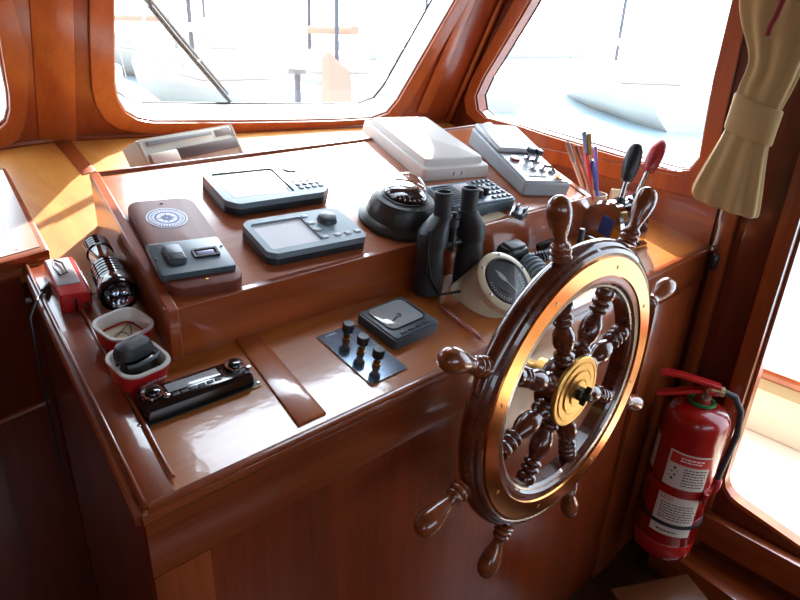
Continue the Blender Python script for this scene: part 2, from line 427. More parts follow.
# rim boards
sx = (Lb.x - .179) / (Lb.y - .6)
def LX(y, d=0): return .179 + sx * (y - .6) + d
rim = onC([(LX(.604, .0), .604), (LX(.604, .044), .6115), (LX(1.185, .050), 1.185), (LX(1.185, .0), 1.185)], .0, .004, 'left_rim_board', mahY, .003)
onC([(LX(.63, .0), .606), (LX(.63, .006), .606), (LX(1.185, .006), 1.185), (LX(1.185, .0), 1.185)], .004, .0105, 'rim_bead', mahY, .0035)
onC([(LX(.61, .046), .628), (LX(.61, .052), .628), (LX(1.05, .052), 1.05), (LX(1.05, .046), 1.05)], .004, .0095, 'rim_bead', mahY, .003)
onC([(.184, .597), (1.77, .597), (1.77, .610), (.190, .611)], .0002, .0045, 'front_rim_board', mahX, .0035)
# nosing along the front
MB().tube([Cp(.176, .598, -.006), Cp(1.772, .598, -.006)], .0075, 10).build('nosing', mahX, con)
MB().tube([Cp(.176, .598, -.006), Cp(Lb.x, 1.19, -.006)], .0075, 10).build('nosing', mahY, con)
# front: rail, stile, panel
zt = A0.z - .012
gx = Fr(212, 560).x; rx = Fr(629, 412).x; rx2 = Fr(650, 412).x
MB().box(((.179 + 1.772) / 2, .609, zt - .045), (1.593, .02, .09), .002).build('front_rail', mahX, con)
MB().box(((.179 + gx) / 2, .609, (zt - .09) / 2), (gx - .179 - .001, .02, zt - .092), .002).build('front_stile', mahZ, con)
MB().box(((gx + rx) / 2, .614, (zt - .09) / 2), (rx - gx, .016, zt - .092), .002).build('front_panel', wood('front_veneer_shaded', srgb(106, 40, 15), srgb(150, 64, 26), 'Z', coat=.4, crough=.12), con)  # same wood as the rail, darkened to carry the shade of the front
MB().box(((rx + .010 + rx2) / 2, .606, (zt - .09) / 2), (rx2 - rx - .012, .02, zt - .092), .003).build('front_stile', mahZ, con)
MB().box(((rx2 + 1.772) / 2, .611, (zt - .09) / 2), (1.772 - rx2 - .004, .018, zt - .092), .002).build('side_stile', mahZ, con)
# left flank of the console
s = MB(); a, b = Vector((.181, .602, 0)), Vector((Lb.x + .002, 1.19, 0)); nrm = Vector((b.y - a.y, -(b.x - a.x), 0)).normalized()
s.loft([[a, a + nrm * .018, Vector((*(a + nrm * .018).xy, A0.z - .03)), Vector((*a.xy, A0.z - .03))],
        [b, b + nrm * .018, Vector((*(b + nrm * .018).xy, Cz(0, 1.19) - .03)), Vector((*b.xy, Cz(0, 1.19) - .03))]])
s.build('left_flank', mahZ, con)
MB().box((-.45, 1.203, .56), (1.36, .02, 1.1)).build('back_panel', dark_wood, con)
# boxed instrument panel
rimX = wood('rim_wood_x', srgb(150, 64, 24), srgb(198, 100, 44), 'X'); rimY = wood('rim_wood_y', srgb(150, 64, 24), srgb(198, 100, 44), 'Y')
bfl, bfr, bbl = C(170, 362), C(592, 230), C(99, 226)
d = bfr - bfl; d.z = 0; NF = Vector((-d.y, d.x, 0)).normalized()
tfl, tfr = hit((167, 311), NF, bfl), hit((592, 196), NF, bfl)
tbl = hit((89, 172), NF, bbl)
BN = (tfr - tfl).cross(tbl - tfl).normalized()
def B(x, y, h=0): return hit((x, y), BN, tfl + BN * h)
tbr = B(490, 122)
def Bplane(x, y, h=0): return Vector((x, y, tfl.z - (BN.x * (x - tfl.x) + BN.y * (y - tfl.y)) / BN.z)) + BN * h
def drop(p): return Cp(p.x, p.y)
tk = .017
MF_ = frame(tfl, tfr - tfl, BN); mi = MF_.inverted()
o4 = [((mi @ p).x, (mi @ p).y) for p in (tfl, tfr, tbr, tbl)]
MB().prism(o4, -.016, -.0045, 0, MF_).build('box_top', boxX, con)
# rim battens of the box (they stand 4 mm proud of the top)
def slab(a, b, nin, name, m, hi=.0, th=tk):      # vertical board below the edge a-b down to the counter
    q = []
    for p in (a, b):
        q.append([p + Vector((0, 0, hi)), p + nin * th + Vector((0, 0, hi)), drop(p + nin * th) - Vector((0, 0, .002)), drop(p) - Vector((0, 0, .002))])
    return MB().loft(q).build(name, m, con, bevel=.002)
nl = Vector((0, 0, 1)).cross(tbl - tfl); nl.z = 0; nl = -nl.normalized()
nr_ = Vector((0, 0, 1)).cross(tbr - tfr); nr_.z = 0; nr_.normalize()
if nl.x < 0: nl = -nl
if nr_.x > 0: nr_ = -nr_
slab(tfl, tfr, NF, 'box_front', rimX); slab(tfl, tbl, nl, 'box_side', rimY, .0005)
slab(tfr, tbr, nr_, 'box_side', rimY, .0005); slab(tbl, tbr, -NF, 'box_back', mahX, -.001, .01)
# batten in the shelf from the corner post to the box
onC([(*C(53, 142).xy,), (*C(70, 141).xy,), (*C(96, 172).xy,), (*C(83, 176).xy,)], .0016, .005, 'shelf_batten', mahY, .002)
# cover strip on the counter
onC([(*C(298, 427).xy,), (*C(326, 414).xy,), (*C(258, 335.5).xy,), (*C(233, 338).xy,)], .0002, .005, 'cover_strip', wood('strip_veneer', srgb(176, 84, 34), srgb(208, 116, 52), 'Y', crough=.09, ior=1.62), .003)

# chart table at the left
ct = thing('chart_table', 'varnished wooden chart table with a top panel coloured pale for window glare at the left edge', 'table')
tb = [C(50, 250, .02), C(8, 168, .02)]
M = frame(C(50, 250, 0), XF, CN); mi = M.inverted()
p0, p1 = mi @ C(50, 250, .02), mi @ C(6, 168, .02)
fe = mi @ C(0, 264, .02); dx = (p0 - fe); k = 1.0 / dx.length
far = p0 - dx * k
o = [(p0.x, p0.y), (p1.x, p1.y), (p1.x - 1.0, p1.y - .1), (far.x, far.y)]
MB().prism(rpoly(o, .006, 3), .001, .022, .006, M).build('table_top', mahX, ct)
ins = [(p0.x - .012, p0.y + .014), (p1.x - .010, p1.y - .014), (p1.x - .95, p1.y - .11), (far.x, far.y + .014)]
MB().prism(ins, .0222, .0232, 0, M).build('glare_panel', wood('glare_pale_wood', srgb(168, 140, 122), srgb(188, 160, 140), 'Y', coat=.3, crough=.2), ct)  # pale tone stands in for window glare on the glossy top
MB().prism([(p0.x - .052, p0.y + .016), (p0.x - .046, p0.y + .016), (p1.x - .042, p1.y - .018), (p1.x - .048, p1.y - .018)], .0233, .0240, 0, M).build('inlay_line', mahX, ct)
fpt, fpe = M @ Vector((p0.x - .012, p0.y + .014, 0)), M @ Vector((far.x, far.y + .014, 0))
fpt = Vector((Lb.x - .012, 1.185, Cz(0, 1.185))); fpe = Vector((-1.0, fpt.y - .2, fpt.z - .03))
t_ = (fpe - fpt).normalized(); nn = Vector((t_.y, -t_.x, 0)).normalized()
M2 = frame(fpt, fpe - fpt, Vector((-nn.x, -nn.y, 0)) if nn.y > 0 else nn)
q = [[fpt, fpt + Vector((0, .006, 0)), fpt + Vector((0, .006, -.27)), fpt + Vector((0, 0, -.27))],
     [fpe, fpe + Vector((0, .006, 0)), fpe + Vector((0, .006, -.27)), fpe + Vector((0, 0, -.27))]]
MB().loft(q).build('apron', dark_wood, ct)
MB().tube([fpt + Vector((0, -.002, -.006)), fpe + Vector((0, -.002, -.006))], .008).build('apron_bead', mahX, ct)
MB().tube([fpt + Vector((0, -.002, -.27)), fpe + Vector((0, -.002, -.27))], .008).build('apron_bead', mahX, ct)
MB().box((-.95, 1.12, .5), (.06, .06, 1.0), .004).build('leg', dark_wood, ct)
# ------------------------------------------------------------------ things on the box
def place(fn, n, bl, br, tl, h=0):          # frame at the centre of a rectangle seen at three corners, resting on the surface
    a, b, c = fn(*bl, h), fn(*br, h), fn(*tl, h)
    u = (b - a).normalized(); v = n.cross(u)
    w = (b - a).length; hh = (c - a).dot(v)
    o = a + (b - a) * .5 + v * hh / 2 - n * h
    return frame(o, u, n), w, hh
GAP = .0006
def onbox(x, y, w, d, yaw, h):              # a rectangle on the box top, its upper face h above it
    a = math.radians(yaw)
    return frame(Bplane(x, y, h) - BN * h, Vector((math.cos(a), math.sin(a), 0)), BN), w, d
LIFT = -.0045

# plaque with compass rose and phone holder plate
M, w, h = onbox(.431, .990, .119, .286, -9.5, .0165)
M = M @ T(0, 0, LIFT)
pq = thing('instrument_plaque', 'rounded wooden plaque with blue and white compass rose and a dark switch plate', 'plaque', M)
MB().prism(rrect(w, h, .024, 6), GAP, .0185, .004).build('board', plaquew, pq)
mi = M.inverted()
ec = mi @ B(167, 218, .014); e1 = mi @ B(144, 219, .014); er = (ec - e1).length * .92
em = MB().lathe([(er, .0186), (er, .0192), (0, .0192)], 40, T(ec.x, ec.y, 0)).build('compass_rose', whiteink, pq)
def ringm(r0, r1, z0, z1, M, seg=40): return MB().lathe([(r0, z0), (r1, z0), (r1, z1), (r0, z1)], seg, M, closed=True)
ringm(er * .86, er * .93, .0192, .0194, T(ec.x, ec.y, 0)).build('rose_ring', blueink, em)
ringm(er * .50, er * .62, .0192, .0194, T(ec.x, ec.y, 0)).build('rose_ring', blueink, em)
tk_ = MB()
for k in range(36):
    a = k * PI / 18; tk_.box((0, er * .75, .0193), (.0018, er * .13, .0003), 0, T(ec.x, ec.y, 0) @ Rot(a, 'Z'))
for k in range(16):
    a = k * PI / 8; l = er * (.46 if k % 4 == 0 else .38 if k % 2 == 0 else .3)
    tk_.prism([(-.004, .002), (.004, .002), (0, l)], .0192, .0195, 0, T(ec.x, ec.y, 0) @ Rot(a, 'Z'))
tk_.build('rose_points', blueink, em)
c = [mi @ B(*p, .02) for p in ((165, 283), (233, 263), (148, 251))]
pw = (c[1] - c[0]).length; ph = abs((c[2] - c[0]).y); pc = (c[0] + c[1]) / 2 + Vector((0, ph / 2, 0))
Mp = T(pc.x, pc.y, .0187)
plt = MB().prism(rrect(pw, ph, .004, 3), 0, .010, .0015, Mp).build('switch_plate', bluegrey_d, pq)
MB().prism(rrect(.030, .050, .008, 4), .0102, .020, .005, Mp @ T(-pw * .22, .002, 0)).build('socket_cover', dgrey, plt)
g = MB()
for k in range(5): g.box((-pw * .22, -.020 + k * .004, .0203), (.022, .0015, .001), .0003, Mp)
g.build('grip_ridges', black, plt)
MB().holed([(x, y, 0) for x, y in rrect(.042, .024, .002, 3)], [[(x, y, 0) for x, y in rrect(.034, .016, .001, 2)]], (0, 0, .003)).build('rocker_frame', black, plt).matrix_local = Mp @ T(pw * .2, 0, .0102)
MB().box((pw * .2, 0, .0112), (.028, .011, .002), .0006, Mp).build('rocker', screen_d, plt)
for sx_, sy_ in ((-.46, 0), (.46, .15)):
    MB().lathe([(.0025, .0102), (.0025, .0112), (0, .0116)], 10, Mp @ T(sx_ * pw, sy_ * ph, 0)).build('screw', black, plt)
MB().lathe([(.003, .0186), (.003, .0196), (0, .02)], 10, T(0, -h * .44, 0)).build('screw', brass, pq)
MB().lathe([(.003, .0186), (.003, .0196), (0, .02)], 10, T(0, h * .44, 0)).build('screw', black, pq)

# chart plotter (upper)
def pad(parent, Mx, items, m, name='key'):
    for (x, y, w_, h_) in items:
        MB().prism(rrect(w_, h_, min(w_, h_) * .3, 3), .0, .0022, .0008, Mx @ T(x, y, 0)).build(name, m, parent)
TH1 = .027
M, w, h = onbox(.680, 1.112, .240, .152, -5.4, TH1); M = M @ T(0, 0, LIFT) @ Matrix.Diagonal((1, 1, .72, 1))
cp = thing('chart_plotter', 'blue-grey chart plotter with reflective screen and number keypad, behind the knobbed display', 'chart plotter', M)
W2, H2 = w / 2, h / 2
out = [(-W2 + .02, -H2), (W2 - .03, -H2 + .004), (W2, -H2 + .03), (W2 - .004, H2 - .03), (W2 - .03, H2 - .004), (-W2 + .02, H2), (-W2, H2 - .02), (-W2, -H2 + .02)]
MB().prism(rpoly(out, .008), GAP, .020, .002).build('housing', black, cp)
ho = rpoly(out, .008)
sw, sh = w * .56, h * .72; sx0 = -w * .15
f = MB().holed([(x, y, .0202) for x, y, *_ in [(p[0], p[1]) for p in ho]], [[(sx0 + x, y, .0202) for x, y in rrect(sw, sh, .006, 3)]], (0, 0, .017))
f.build('front_cover', bluegrey, cp, bevel=.003)
MB().prism(rrect(sw + .006, sh + .006, .004, 2, sx0, 0), .0205, .0325).build('screen', screen_d, cp)
MB().holed([(sx0 + x, y, .0326) for x, y in rrect(sw - .001, sh - .001, .006, 3)], [[(sx0 + x, y, .0326) for x, y in rrect(sw - .016, sh - .018, .003, 3)]], (0, 0, .001)).build('screen_border', black, cp)
MB().lathe([(.017, .0372), (.016, .041), (.008, .0425), (0, .042)], 24, T(w * .30, h * .27, 0), 1.1, .8).build('cursor_pad', bluegrey, cp)
pad(cp, T(w * .31, -h * .13, .0372), [(-.024 + i * .0155, .022 - j * .0155, .010, .009) for j in range(4) for i in range(4)], dgrey)

# lower display with knob
M, w, h = onbox(.640, .927, .207, .120, -4.8, .025); M = M @ T(0, 0, LIFT) @ Matrix.Diagonal((1, 1, .72, 1))
cp = thing('fishfinder_display', 'blue-grey display unit with grey screen and a round knob, nearer the box front', 'display', M)
W2, H2 = w / 2, h / 2
out = [(-W2 + .015, -H2), (W2 - .008, -H2), (W2, -H2 + .012), (W2, H2 - .012), (W2 - .02, H2), (-W2 + .015, H2), (-W2, H2 - .012), (-W2, -H2 + .012)]
MB().prism(rpoly(out, .005), GAP, .018, .002).build('housing', black, cp)
sw, sh = w * .50, h * .74; sx0 = -w * .19
MB().holed([(p[0], p[1], .0182) for p in rpoly(out, .005)], [[(sx0 + x, y, .0182) for x, y in rrect(sw, sh, .006, 3)]], (0, 0, .017)).build('front_cover', bluegrey, cp, bevel=.003)
MB().prism(rrect(sw + .006, sh + .006, .004, 2, sx0, 0), .0185, .0305).build('screen', screen_l, cp)
MB().lathe([(.020, .0353), (.019, .037), (.017, .050), (.013, .053), (0, .0535)], 28, T(w * .27, h * .14, 0)).build('knob', dgrey, cp)
pad(cp, T(w * .1, 0, .0353), [(0, h * .36, .013, .010), (0, h * .14, .013, .010), (0, -h * .08, .013, .010), (0, -h * .30, .013, .010), (.026, -h * .30, .013, .010), (.049, -h * .30, .013, .010), (.071, -h * .30, .013, .010)], lgrey)

# dome compass
c0 = B(400, 219)
M = frame(c0, XF, BN) @ T(0, 0, LIFT) @ Matrix.Diagonal((1.06, 1.06, 1.4, 1))
dc = thing('dome_compass', 'black flange compass under a clear glass dome between display and binoculars', 'compass', M)
MB().lathe([(.083, GAP), (.084, .006), (.079, .010), (.070, .013), (.066, .030), (.058, .040), (.046, .042), (.046, .030), (0, .030)], 48).build('base', mat('dark_olive_housing', srgb(52, 54, 50), .35), dc)
ca = MB().lathe([(.030, .0302), (.040, .034), (.041, .046), (.034, .050), (0, .052)], 40).build('compass_card', black_g, dc)
n_ = MB()
for k in range(24): n_.box((0, .037, .0502), (.0014, .005 if k % 3 else .009, .0006), 0, Rot(k * PI / 12, 'Z') @ T(0, 0, -.0012))
n_.build('card_marks', whiteink, ca)
MB().lathe([(.045, .0425)] + [(.0445 * math.cos(a * PI / 20), .0425 + .034 * math.sin(a * PI / 20)) for a in range(1, 10)] + [(0, .0765)], 40).build('glass_dome', lensg, dc)
MB().tube([(.039 * math.cos(t), .039 * math.sin(t), .0535) for t in [k * PI / 8 - .2 for k in range(9)]], .0016).build('lubber_wire', chrome, dc)
MB().lathe([(.0465, .040), (.0465, .044), (.044, .0445), (.044, .040)], 40, closed=True).build('dome_ring', black, dc)
for k in range(4): MB().lathe([(.003, .0095), (.003, .0115), (0, .012)], 10, Rot(k * PI / 2 + .6, 'Z') @ T(.075, 0, 0)).build('screw', steel, dc)

# white cover box
M, w, h = onbox(1.190, 1.170, .212, .318, -10, .03); M = M @ T(0, 0, LIFT)
wc = thing('instrument_cover', 'white plastic two-step instrument cover lying at the back of the box', 'cover', M)
w *= .98; h *= .98
MB().prism(rrect(w, h, .012, 4), GAP, .030, .004, top=.985).build('cover_base', white_p, wc)
MB().prism(rrect(w * .88, h * .88, .010, 4, 0, .0), .0302, .046, .004, top=.97).build('raised_top', white_p, wc)
for k in (-1, 1): MB().box((k * .012, -h / 2 + .001, .015), (.003, .003, .010), .001).build('clip_slot', mat('grey_slot', srgb(150, 150, 150), .5), wc)

# radio telephone with keypad
M, w, h = onbox(1.090, .916, .203, .108, -6.3, .03); M = M @ T(0, 0, LIFT)
vr = thing('radio_telephone', 'dark blue-grey marine radio with grille, small display and keypad in front of the white cover', 'radio', M)
MB().prism(rrect(w, h, .010, 4), GAP, .026, .003).build('housing', bluegrey_d, vr)
MB().prism(rrect(w * .96, h * .94, .008, 3), .0262, .030, .002).build('front_cover', mat('slate_plastic', srgb(92, 112, 124), .38), vr)
for k in range(9): MB().box((-w * .30 - .0, h * .36 - k * h * .09, .0306), (w * .26, .0035, .002), .0008).build('grille_bar', black, vr)
MB().box((-w * .03, h * .20, .0306), (w * .22, h * .34, .0016), .0006).build('display', screen_l, vr)
for x, y in ((.01, -.20), (.13, -.14)): MB().lathe([(.011, .0302), (.010, .046), (.008, .048), (0, .048)], 20, T(w * x, h * y, 0)).build('knob', black, vr)
pad(vr, T(w * .31, 0, .0302), [(-.022 + i * .0155, h * .36 - j * h * .175, .011, .010) for j in range(5) for i in range(4)], black)

# paper slip and hook in front of the radio
M, w, h = place(B, BN, (484, 226), (507, 214), (480, 216), 0); M = M @ T(0, 0, LIFT)
ps = MB().prism(rrect(w, h * .9, .001, 1), GAP, .0016).build('paper_slip', mat('cream_paper', srgb(216, 204, 170), .6)); ps.matrix_world = M
tag(ps, 'small cream paper slip lying before the marine radio', 'paper')
M = frame(B(519, 214), Vector((1, .35, 0)), BN) @ T(0, 0, LIFT)
mc = thing('microphone_clip', 'small black microphone clip beside the keypad radio', 'clip', M)
MB().prism(rrect(.042, .030, .006), GAP, .012, .003).build('clip_base', dgrey, mc)
for k in (-1, 1): MB().box((.006, k * .010, .018), (.022, .006, .012), .002).build('clip_jaw', dgrey, mc)

# sloped grey control unit with lid and switches
M, w, h = onbox(1.385, 1.010, .138, .315, -22.0, .042); M = M @ T(0, 0, LIFT)
gu = thing('control_unit', 'long light grey control unit with smooth lid, switches and keys beside the side window', 'control unit', M)
prof = lambda z: z
hb, hf = .062, .036
def wedge(x0, x1, y0, y1, za0, za1, zb0, zb1):      # z at the front (za) and back (zb)
    return MB().loft([[(x0, y0, za0), (x1, y0, za0), (x1, y0, za1), (x0, y0, za1)], [(x0, y1, zb0), (x1, y1, zb0), (x1, y1, zb1), (x0, y1, zb1)]])
wedge(-w / 2, w / 2, -h / 2, h / 2, GAP, hf, GAP, hb - .012).build('body', lgrey, gu, bevel=.005)
fp = wedge(-w / 2 + .006, w / 2 - .006, -h / 2 + .008, -h * .02, hf + .0003, hf + .003, hf + .0070, hf + .0095).build('switch_panel', mat('panel_silver', srgb(176, 180, 184), .35), gu)
wedge(-w / 2 + .002, w / 2 - .002, -h * .0, h / 2 - .004, hf + .0085, hf + .022, hb - .0115, hb + .004).build('lid', mat('pale_grey_lid', srgb(196, 200, 204), .35), gu, bevel=.006)
SP = Rot(math.atan((hb - .012 - hf) / h), 'X')
def onp(x, y): return T(x, y, hf + .0036 + (y + h / 2) * (.0065 / (h * .48))) @ SP
MB().lathe([(.013, 0), (.012, .006), (0, .007)], 20, onp(-w * .26, -h * .12)).build('red_button', red_dk, gu)
for x, y in ((.06, -.10), (.20, -.13)):
    MB().lathe([(.011, 0), (.011, .004), (.005, .005), (.004, .018), (0, .018)], 14, onp(w * x, h * y)).build('switch_stem', steel, gu)
    MB().box((0, 0, .025), (.016, .020, .014), .003, onp(w * x, h * y)).build('switch_cap', black, gu)
for x, y in ((-.05, -.28), (.14, -.29), (.30, -.32)):
    k_ = MB().lathe([(.009, 0), (.009, .004), (.004, .005), (.004, .010), (0, .010)], 14, onp(w * x, h * y)).build('lock_barrel', chrome, gu)
MB().tube([onp(w * .14, h * -.29) @ Vector((0, 0, .011)), onp(w * .20, h * -.36) @ Vector((0, 0, .02)), onp(w * .24, h * -.40) @ Vector((0, 0, .008))], .003).build('key', chrome, gu)
MB().lathe([(.010, .0), (.012, .002), (.010, .004), (0, .004)], 16, onp(w * .30, h * -.43) @ T(0, 0, .002)).build('key_fob', brass, gu)
MB().box((-w * .12, -h * .40, 0), (.05, .004, .0015), 0, onp(0, 0) @ T(0, 0, .0)).build('panel_mark', dgrey, gu)

# ------------------------------------------------------------------ things on the counter
# car radio
M, w, h = place(C, CN, (139, 432), (262, 386), (121, 403), 0)
cr_ = thing('car_radio', 'black car radio with two chromed knobs set in a thin plate beside the red tubs', 'radio', M)
MB().prism(rrect(w, h, .002, 2), GAP, .0022).build('flange_plate', mat('bronze_edge', srgb(150, 120, 84), .35, .6), cr_)
MB().prism(rrect(w - .004, h - .004, .002, 2), .0023, .0030).build('flange_face', black, cr_)
o = [(-w * .43, -h * .40), (w * .46, -h * .40), (w * .46, h * .34), (-w * .43, h * .34)]
MB().prism(rpoly(o, .006), .0031, .024, .006, top=.96).build('body', black_g, cr_)
MB().box((.0, h * .06, .0243), (w * .42, .017, .0012), .0005).build('display', screen_s, cr_)
for k in range(6): MB().box((-w * .17 + k * w * .068, -h * .18, .0243), (w * .056, .006, .0016), .0006).build('preset_key', dgrey, cr_)
for sx_ in (-1, 1):
    kb = MB().lathe([(.0125, .0242), (.0125, .0262), (.0100, .0264), (.0092, .0315), (.007, .0325), (0, .0325)], 24, T(sx_ * w * .335 + .004, .004, 0)).build('knob', black_g, cr_)
    ringm(.0112, .0150, .0243, .0276, T(sx_ * w * .335 + .004, .004, 0), 24).build('knob_ring', chrome, kb)
    MB().lathe([(.0042, .0242), (.0042, .028), (0, .029)], 14, T(sx_ * w * .335 + .018, -.010, 0)).build('push_button', chrome, cr_)
for x in (-.485, .485): MB().lathe([(.0025, .0031), (.0025, .0042), (0, .0046)], 10, T(w * x, -h * .38, 0)).build('screw', steel, cr_)

# panel with three black knobs
M, w, h = place(C, CN, (371, 386), (408, 369), (318, 337), 0)
kp = thing('knob_panel', 'dark blue panel with three black pull knobs', 'panel', M)
MB().prism(rrect(w, h, .001, 1), GAP, .0020).build('plate_edge', mat('brass_edge', srgb(150, 110, 70), .4, .5), kp)
MB().prism(rrect(w - .002, h - .002, .001, 1), .0021, .0027).build('plate', mat('navy_plate', srgb(112, 132, 152), .14, .7, .6), kp)
text('lettering', 'WIPERS', .007, whiteink, kp, T(-w * .2, h * .44, .0028))
for (x, y) in ((346, 341), (360.5, 354), (376, 367)):
    q = M.inverted() @ C(x, y); 
    st = MB().lathe([(.007, .0028), (.007, .008), (.0055, .009), (.0055, .020), (0, .020)], 16, T(q.x, q.y, 0)).build('knob_stem', brass, kp)
    MB().lathe([(.0075, .0202), (.010, .023), (.0105, .036), (.009, .0385), (0, .039)], 24, T(q.x, q.y, 0)).build('knob', black, kp)

# square wind instrument
M, w, h = place(C, CN, (397, 341), (441, 321), (361, 310), .022)
si = thing('square_gauge', 'square dark grey dial instrument with black pointer beside the knob panel', 'gauge', M)
MB().prism(rrect(w, h, .008, 4), GAP, .019, .003).build('case', bluegrey_d, si)
MB().prism(rrect(w * .94, h * .94, .006, 4), .0192, .022, .002).build('bezel', bluegrey_d, si)
MB().prism(rrect(w * .76, h * .66, .012, 5, 0, h * .08), .0222, .0232, .0005).build('dial', screen_s, si)
MB().holed([(x, y + h * .08, .0222) for x, y in rrect(w * .80, h * .70, .014, 5)], [[(x, y + h * .08, .0222) for x, y in rrect(w * .76, h * .66, .012, 5)]], (0, 0, .0022)).build('dial_rim', black, si)
MB().prism([(-.003, -.004), (.003, -.004), (.0012, .026), (-.0012, .026)], .0233, .0238, 0, T(0, h * .02, 0) @ Rot(1.9, 'Z')).build('pointer', black, si)
MB().lathe([(.005, .0233), (.005, .0245), (0, .025)], 16, T(0, h * .02, 0)).build('pointer_cap', black, si)
pad(si, T(0, -h * .385, .0222), [(-.030 + k * .020, 0, .013, .005) for k in range(4)], dgrey)

# clear plastic pen by the compass
a, b = C(438, 305, .008), C(485, 343, .008)
M = frame(a, b - a, CN); L = (b - a).length
cpn = thing('clear_pen', 'transparent plastic pen lying on the counter before the cream gauge pod', 'pen', M)
MB().tube([(0, 0, 0), (.012, 0, 0), (L * .8, 0, 0), (L * .93, 0, 0), (L, 0, 0)], [.005, .0068, .0065, .004, .001], 12).build('barrel', clearp, cpn)
MB().tube([(.01, 0, 0), (L * .9, 0, 0)], .002, 8).build('ink_refill', red_dk, cpn)
MB().box((L * .18, .008, .0), (.045, .0025, .004), .001).build('pocket_clip', clearp, cpn)

# binoculars, standing on their objectives
bL, bR = C(427, 293), C(471, 287)
bR = Cp(bR.x, bL.y - .012); bL = Cp(bL.x, bL.y)
mid = (bL + bR) / 2
M = frame(mid, bR - bL, Vector((0, -.02, 1)).normalized())
bi = thing('binoculars', 'black binoculars standing upright on the counter against the box front', 'binoculars', M)
ht = .205; sep = (bR - bL).length / 2
for s_ in (-1, 1):
    Mx = T(s_ * sep, 0, .004)
    br = MB().lathe([(.026, 0), (.0295, .002), (.0300, .012), (.0290, .040), (.0275, .070), (.026, .085), (.0255, .098), (0, .098)], 32, Mx).build('objective_barrel', blackrub, bi)
    ex = s_ * (sep - .019) + .004
    hb_ = MB().loft([[(s_ * sep + .029 * math.cos(t), .029 * math.sin(t), .100) for t in [k * PI / 10 for k in range(20)]],
                     [(s_ * sep - s_ * .003 + .031 * math.cos(t), .030 * math.sin(t), .112) for t in [k * PI / 10 for k in range(20)]],
                     [(s_ * sep - s_ * .004 + .031 * math.cos(t), .029 * math.sin(t), .134 - s_ * math.cos(t) * .004) for t in [k * PI / 10 for k in range(20)]],
                     [(s_ * sep - s_ * .006 + .029 * math.cos(t), .027 * math.sin(t), .144 - s_ * math.cos(t) * .012) for t in [k * PI / 10 for k in range(20)]],
                     [(ex + .0195 * math.cos(t), .020 * math.sin(t), .162) for t in [k * PI / 10 for k in range(20)]]])
    hb_.build('prism_housing', blackrub, bi, 50)
    ey = MB().lathe([(.0175, .158), (.0165, .180), (.0175, .186), (.0180, .206), (.0165, .2075), (.0130, .2075), (.0125, .198), (0, .198)], 28, T(ex, 0, 0)).build('eyepiece', blackrub, bi)
    MB().lathe([(0, .1982), (.0122, .1984), (.0118, .1990), (0, .2)], 20, T(ex, 0, 0)).build('eye_lens', black_g, ey)
MB().lathe([(.008, .085), (.0085, .16), (.006, .163), (0, .163)], 18).build('hinge_rod', black, bi)
MB().lathe([(.012, .134), (.0125, .150), (0, .151)], 24).build('focus_wheel', dgrey, bi)
MB().box((0, 0, .150), (2 * (sep - .018), .012, .010), .003).build('bridge', black, bi)
MB().box((0, 0, .098), (2 * sep * .75, .014, .012), .004).build('bridge', black, bi)
MB().tube([(-sep - .018, -.016, .140), (-sep - .026, -.022, .10), (-sep - .020, -.03, .05), (-sep, -.036, .012), (0, -.040, .008), (sep, -.03, .010)], .003).build('neck_strap', black, bi)

# cream pod with rudder angle gauge
fc = hit((507, 281), YF, Vector((0, .685, 0)))
tilt = math.radians(44); yaw = math.radians(-6)
fnv = Vector((math.sin(yaw) * math.sin(tilt) , -math.cos(yaw) * math.sin(tilt), math.cos(tilt)))
uf = Vector((math.cos(yaw), math.sin(yaw), 0))
Mf2 = frame(fc, uf, fnv)
base_c = Cp(fc.x - .006, fc.y + .040)
Mb = frame(base_c, uf, CN)
pod = thing('gauge_pod', 'cream instrument pod with a round black rudder gauge behind the ship wheel', 'gauge', Matrix.Translation(base_c))
inv = Matrix.Translation(-base_c)
RF = .066; ringb = []; ringm_ = []; ringt = []; N_ = 40
for k in range(N_):
    t = 2 * PI * k / N_; cx, sy = math.cos(t), math.sin(t)
    e = lambda v, p: math.copysign(abs(v) ** p, v)
    pb = Mb @ Vector((.070 * e(cx, .8), .074 * e(sy, .7), .0008)); pt = Mf2 @ Vector((RF * cx, RF * sy, -.010)); pt0 = Mf2 @ Vector((RF * .985 * cx, RF * .985 * sy, -.022))
    m1 = pb.lerp(pt0, .5); m1 += (m1 - (base_c + fc) / 2).normalized() * .001
    ringb.append(inv @ pb); ringm_.append(inv @ m1); ringt.append((inv @ pt0, inv @ pt))
MB().loft([ringb, ringm_, [p[0] for p in ringt], [p[1] for p in ringt]]).build('pod_body', cream, pod, 40)
Mfl = inv @ Mf2
MB().lathe([(RF + .001, -.0098), (RF + .001, -.003), (RF - .003, .0), (.0525, .001), (.0505, -.004), (0, -.004)], 48, Mfl).build('flange', cream, pod)
gg = MB().lathe([(.0502, -.0035), (.0502, .003), (.047, .0032), (.0465, -.0015), (0, -.0015)], 48, Mfl).build('gauge_case', black, pod)
MB().prism([(-.005, .006), (.0, -.002), (.0052, .006), (.005, .018), (0, .034), (-.006, .018)], -.0012, -.0004, 0, Mfl @ Rot(.45, 'Z')).build('pointer', mat('pale_pointer', srgb(206, 206, 190), .5), gg)
MB().prism([(-.0012, .0), (.0012, .0), (.0008, -.030), (-.0008, -.030)], -.0012, -.0004, 0, Mfl @ Rot(.45, 'Z')).build('pointer_tail', paper, gg)
mk = MB()
for k in range(25):
    a = PI + (k - 12) * PI / 22; mk.box((0, .040, -.001), (.0012, .005 if k % 3 else .008, .0006), 0, Mfl @ Rot(a, 'Z'))
mk.build('scale_marks', paper, gg)
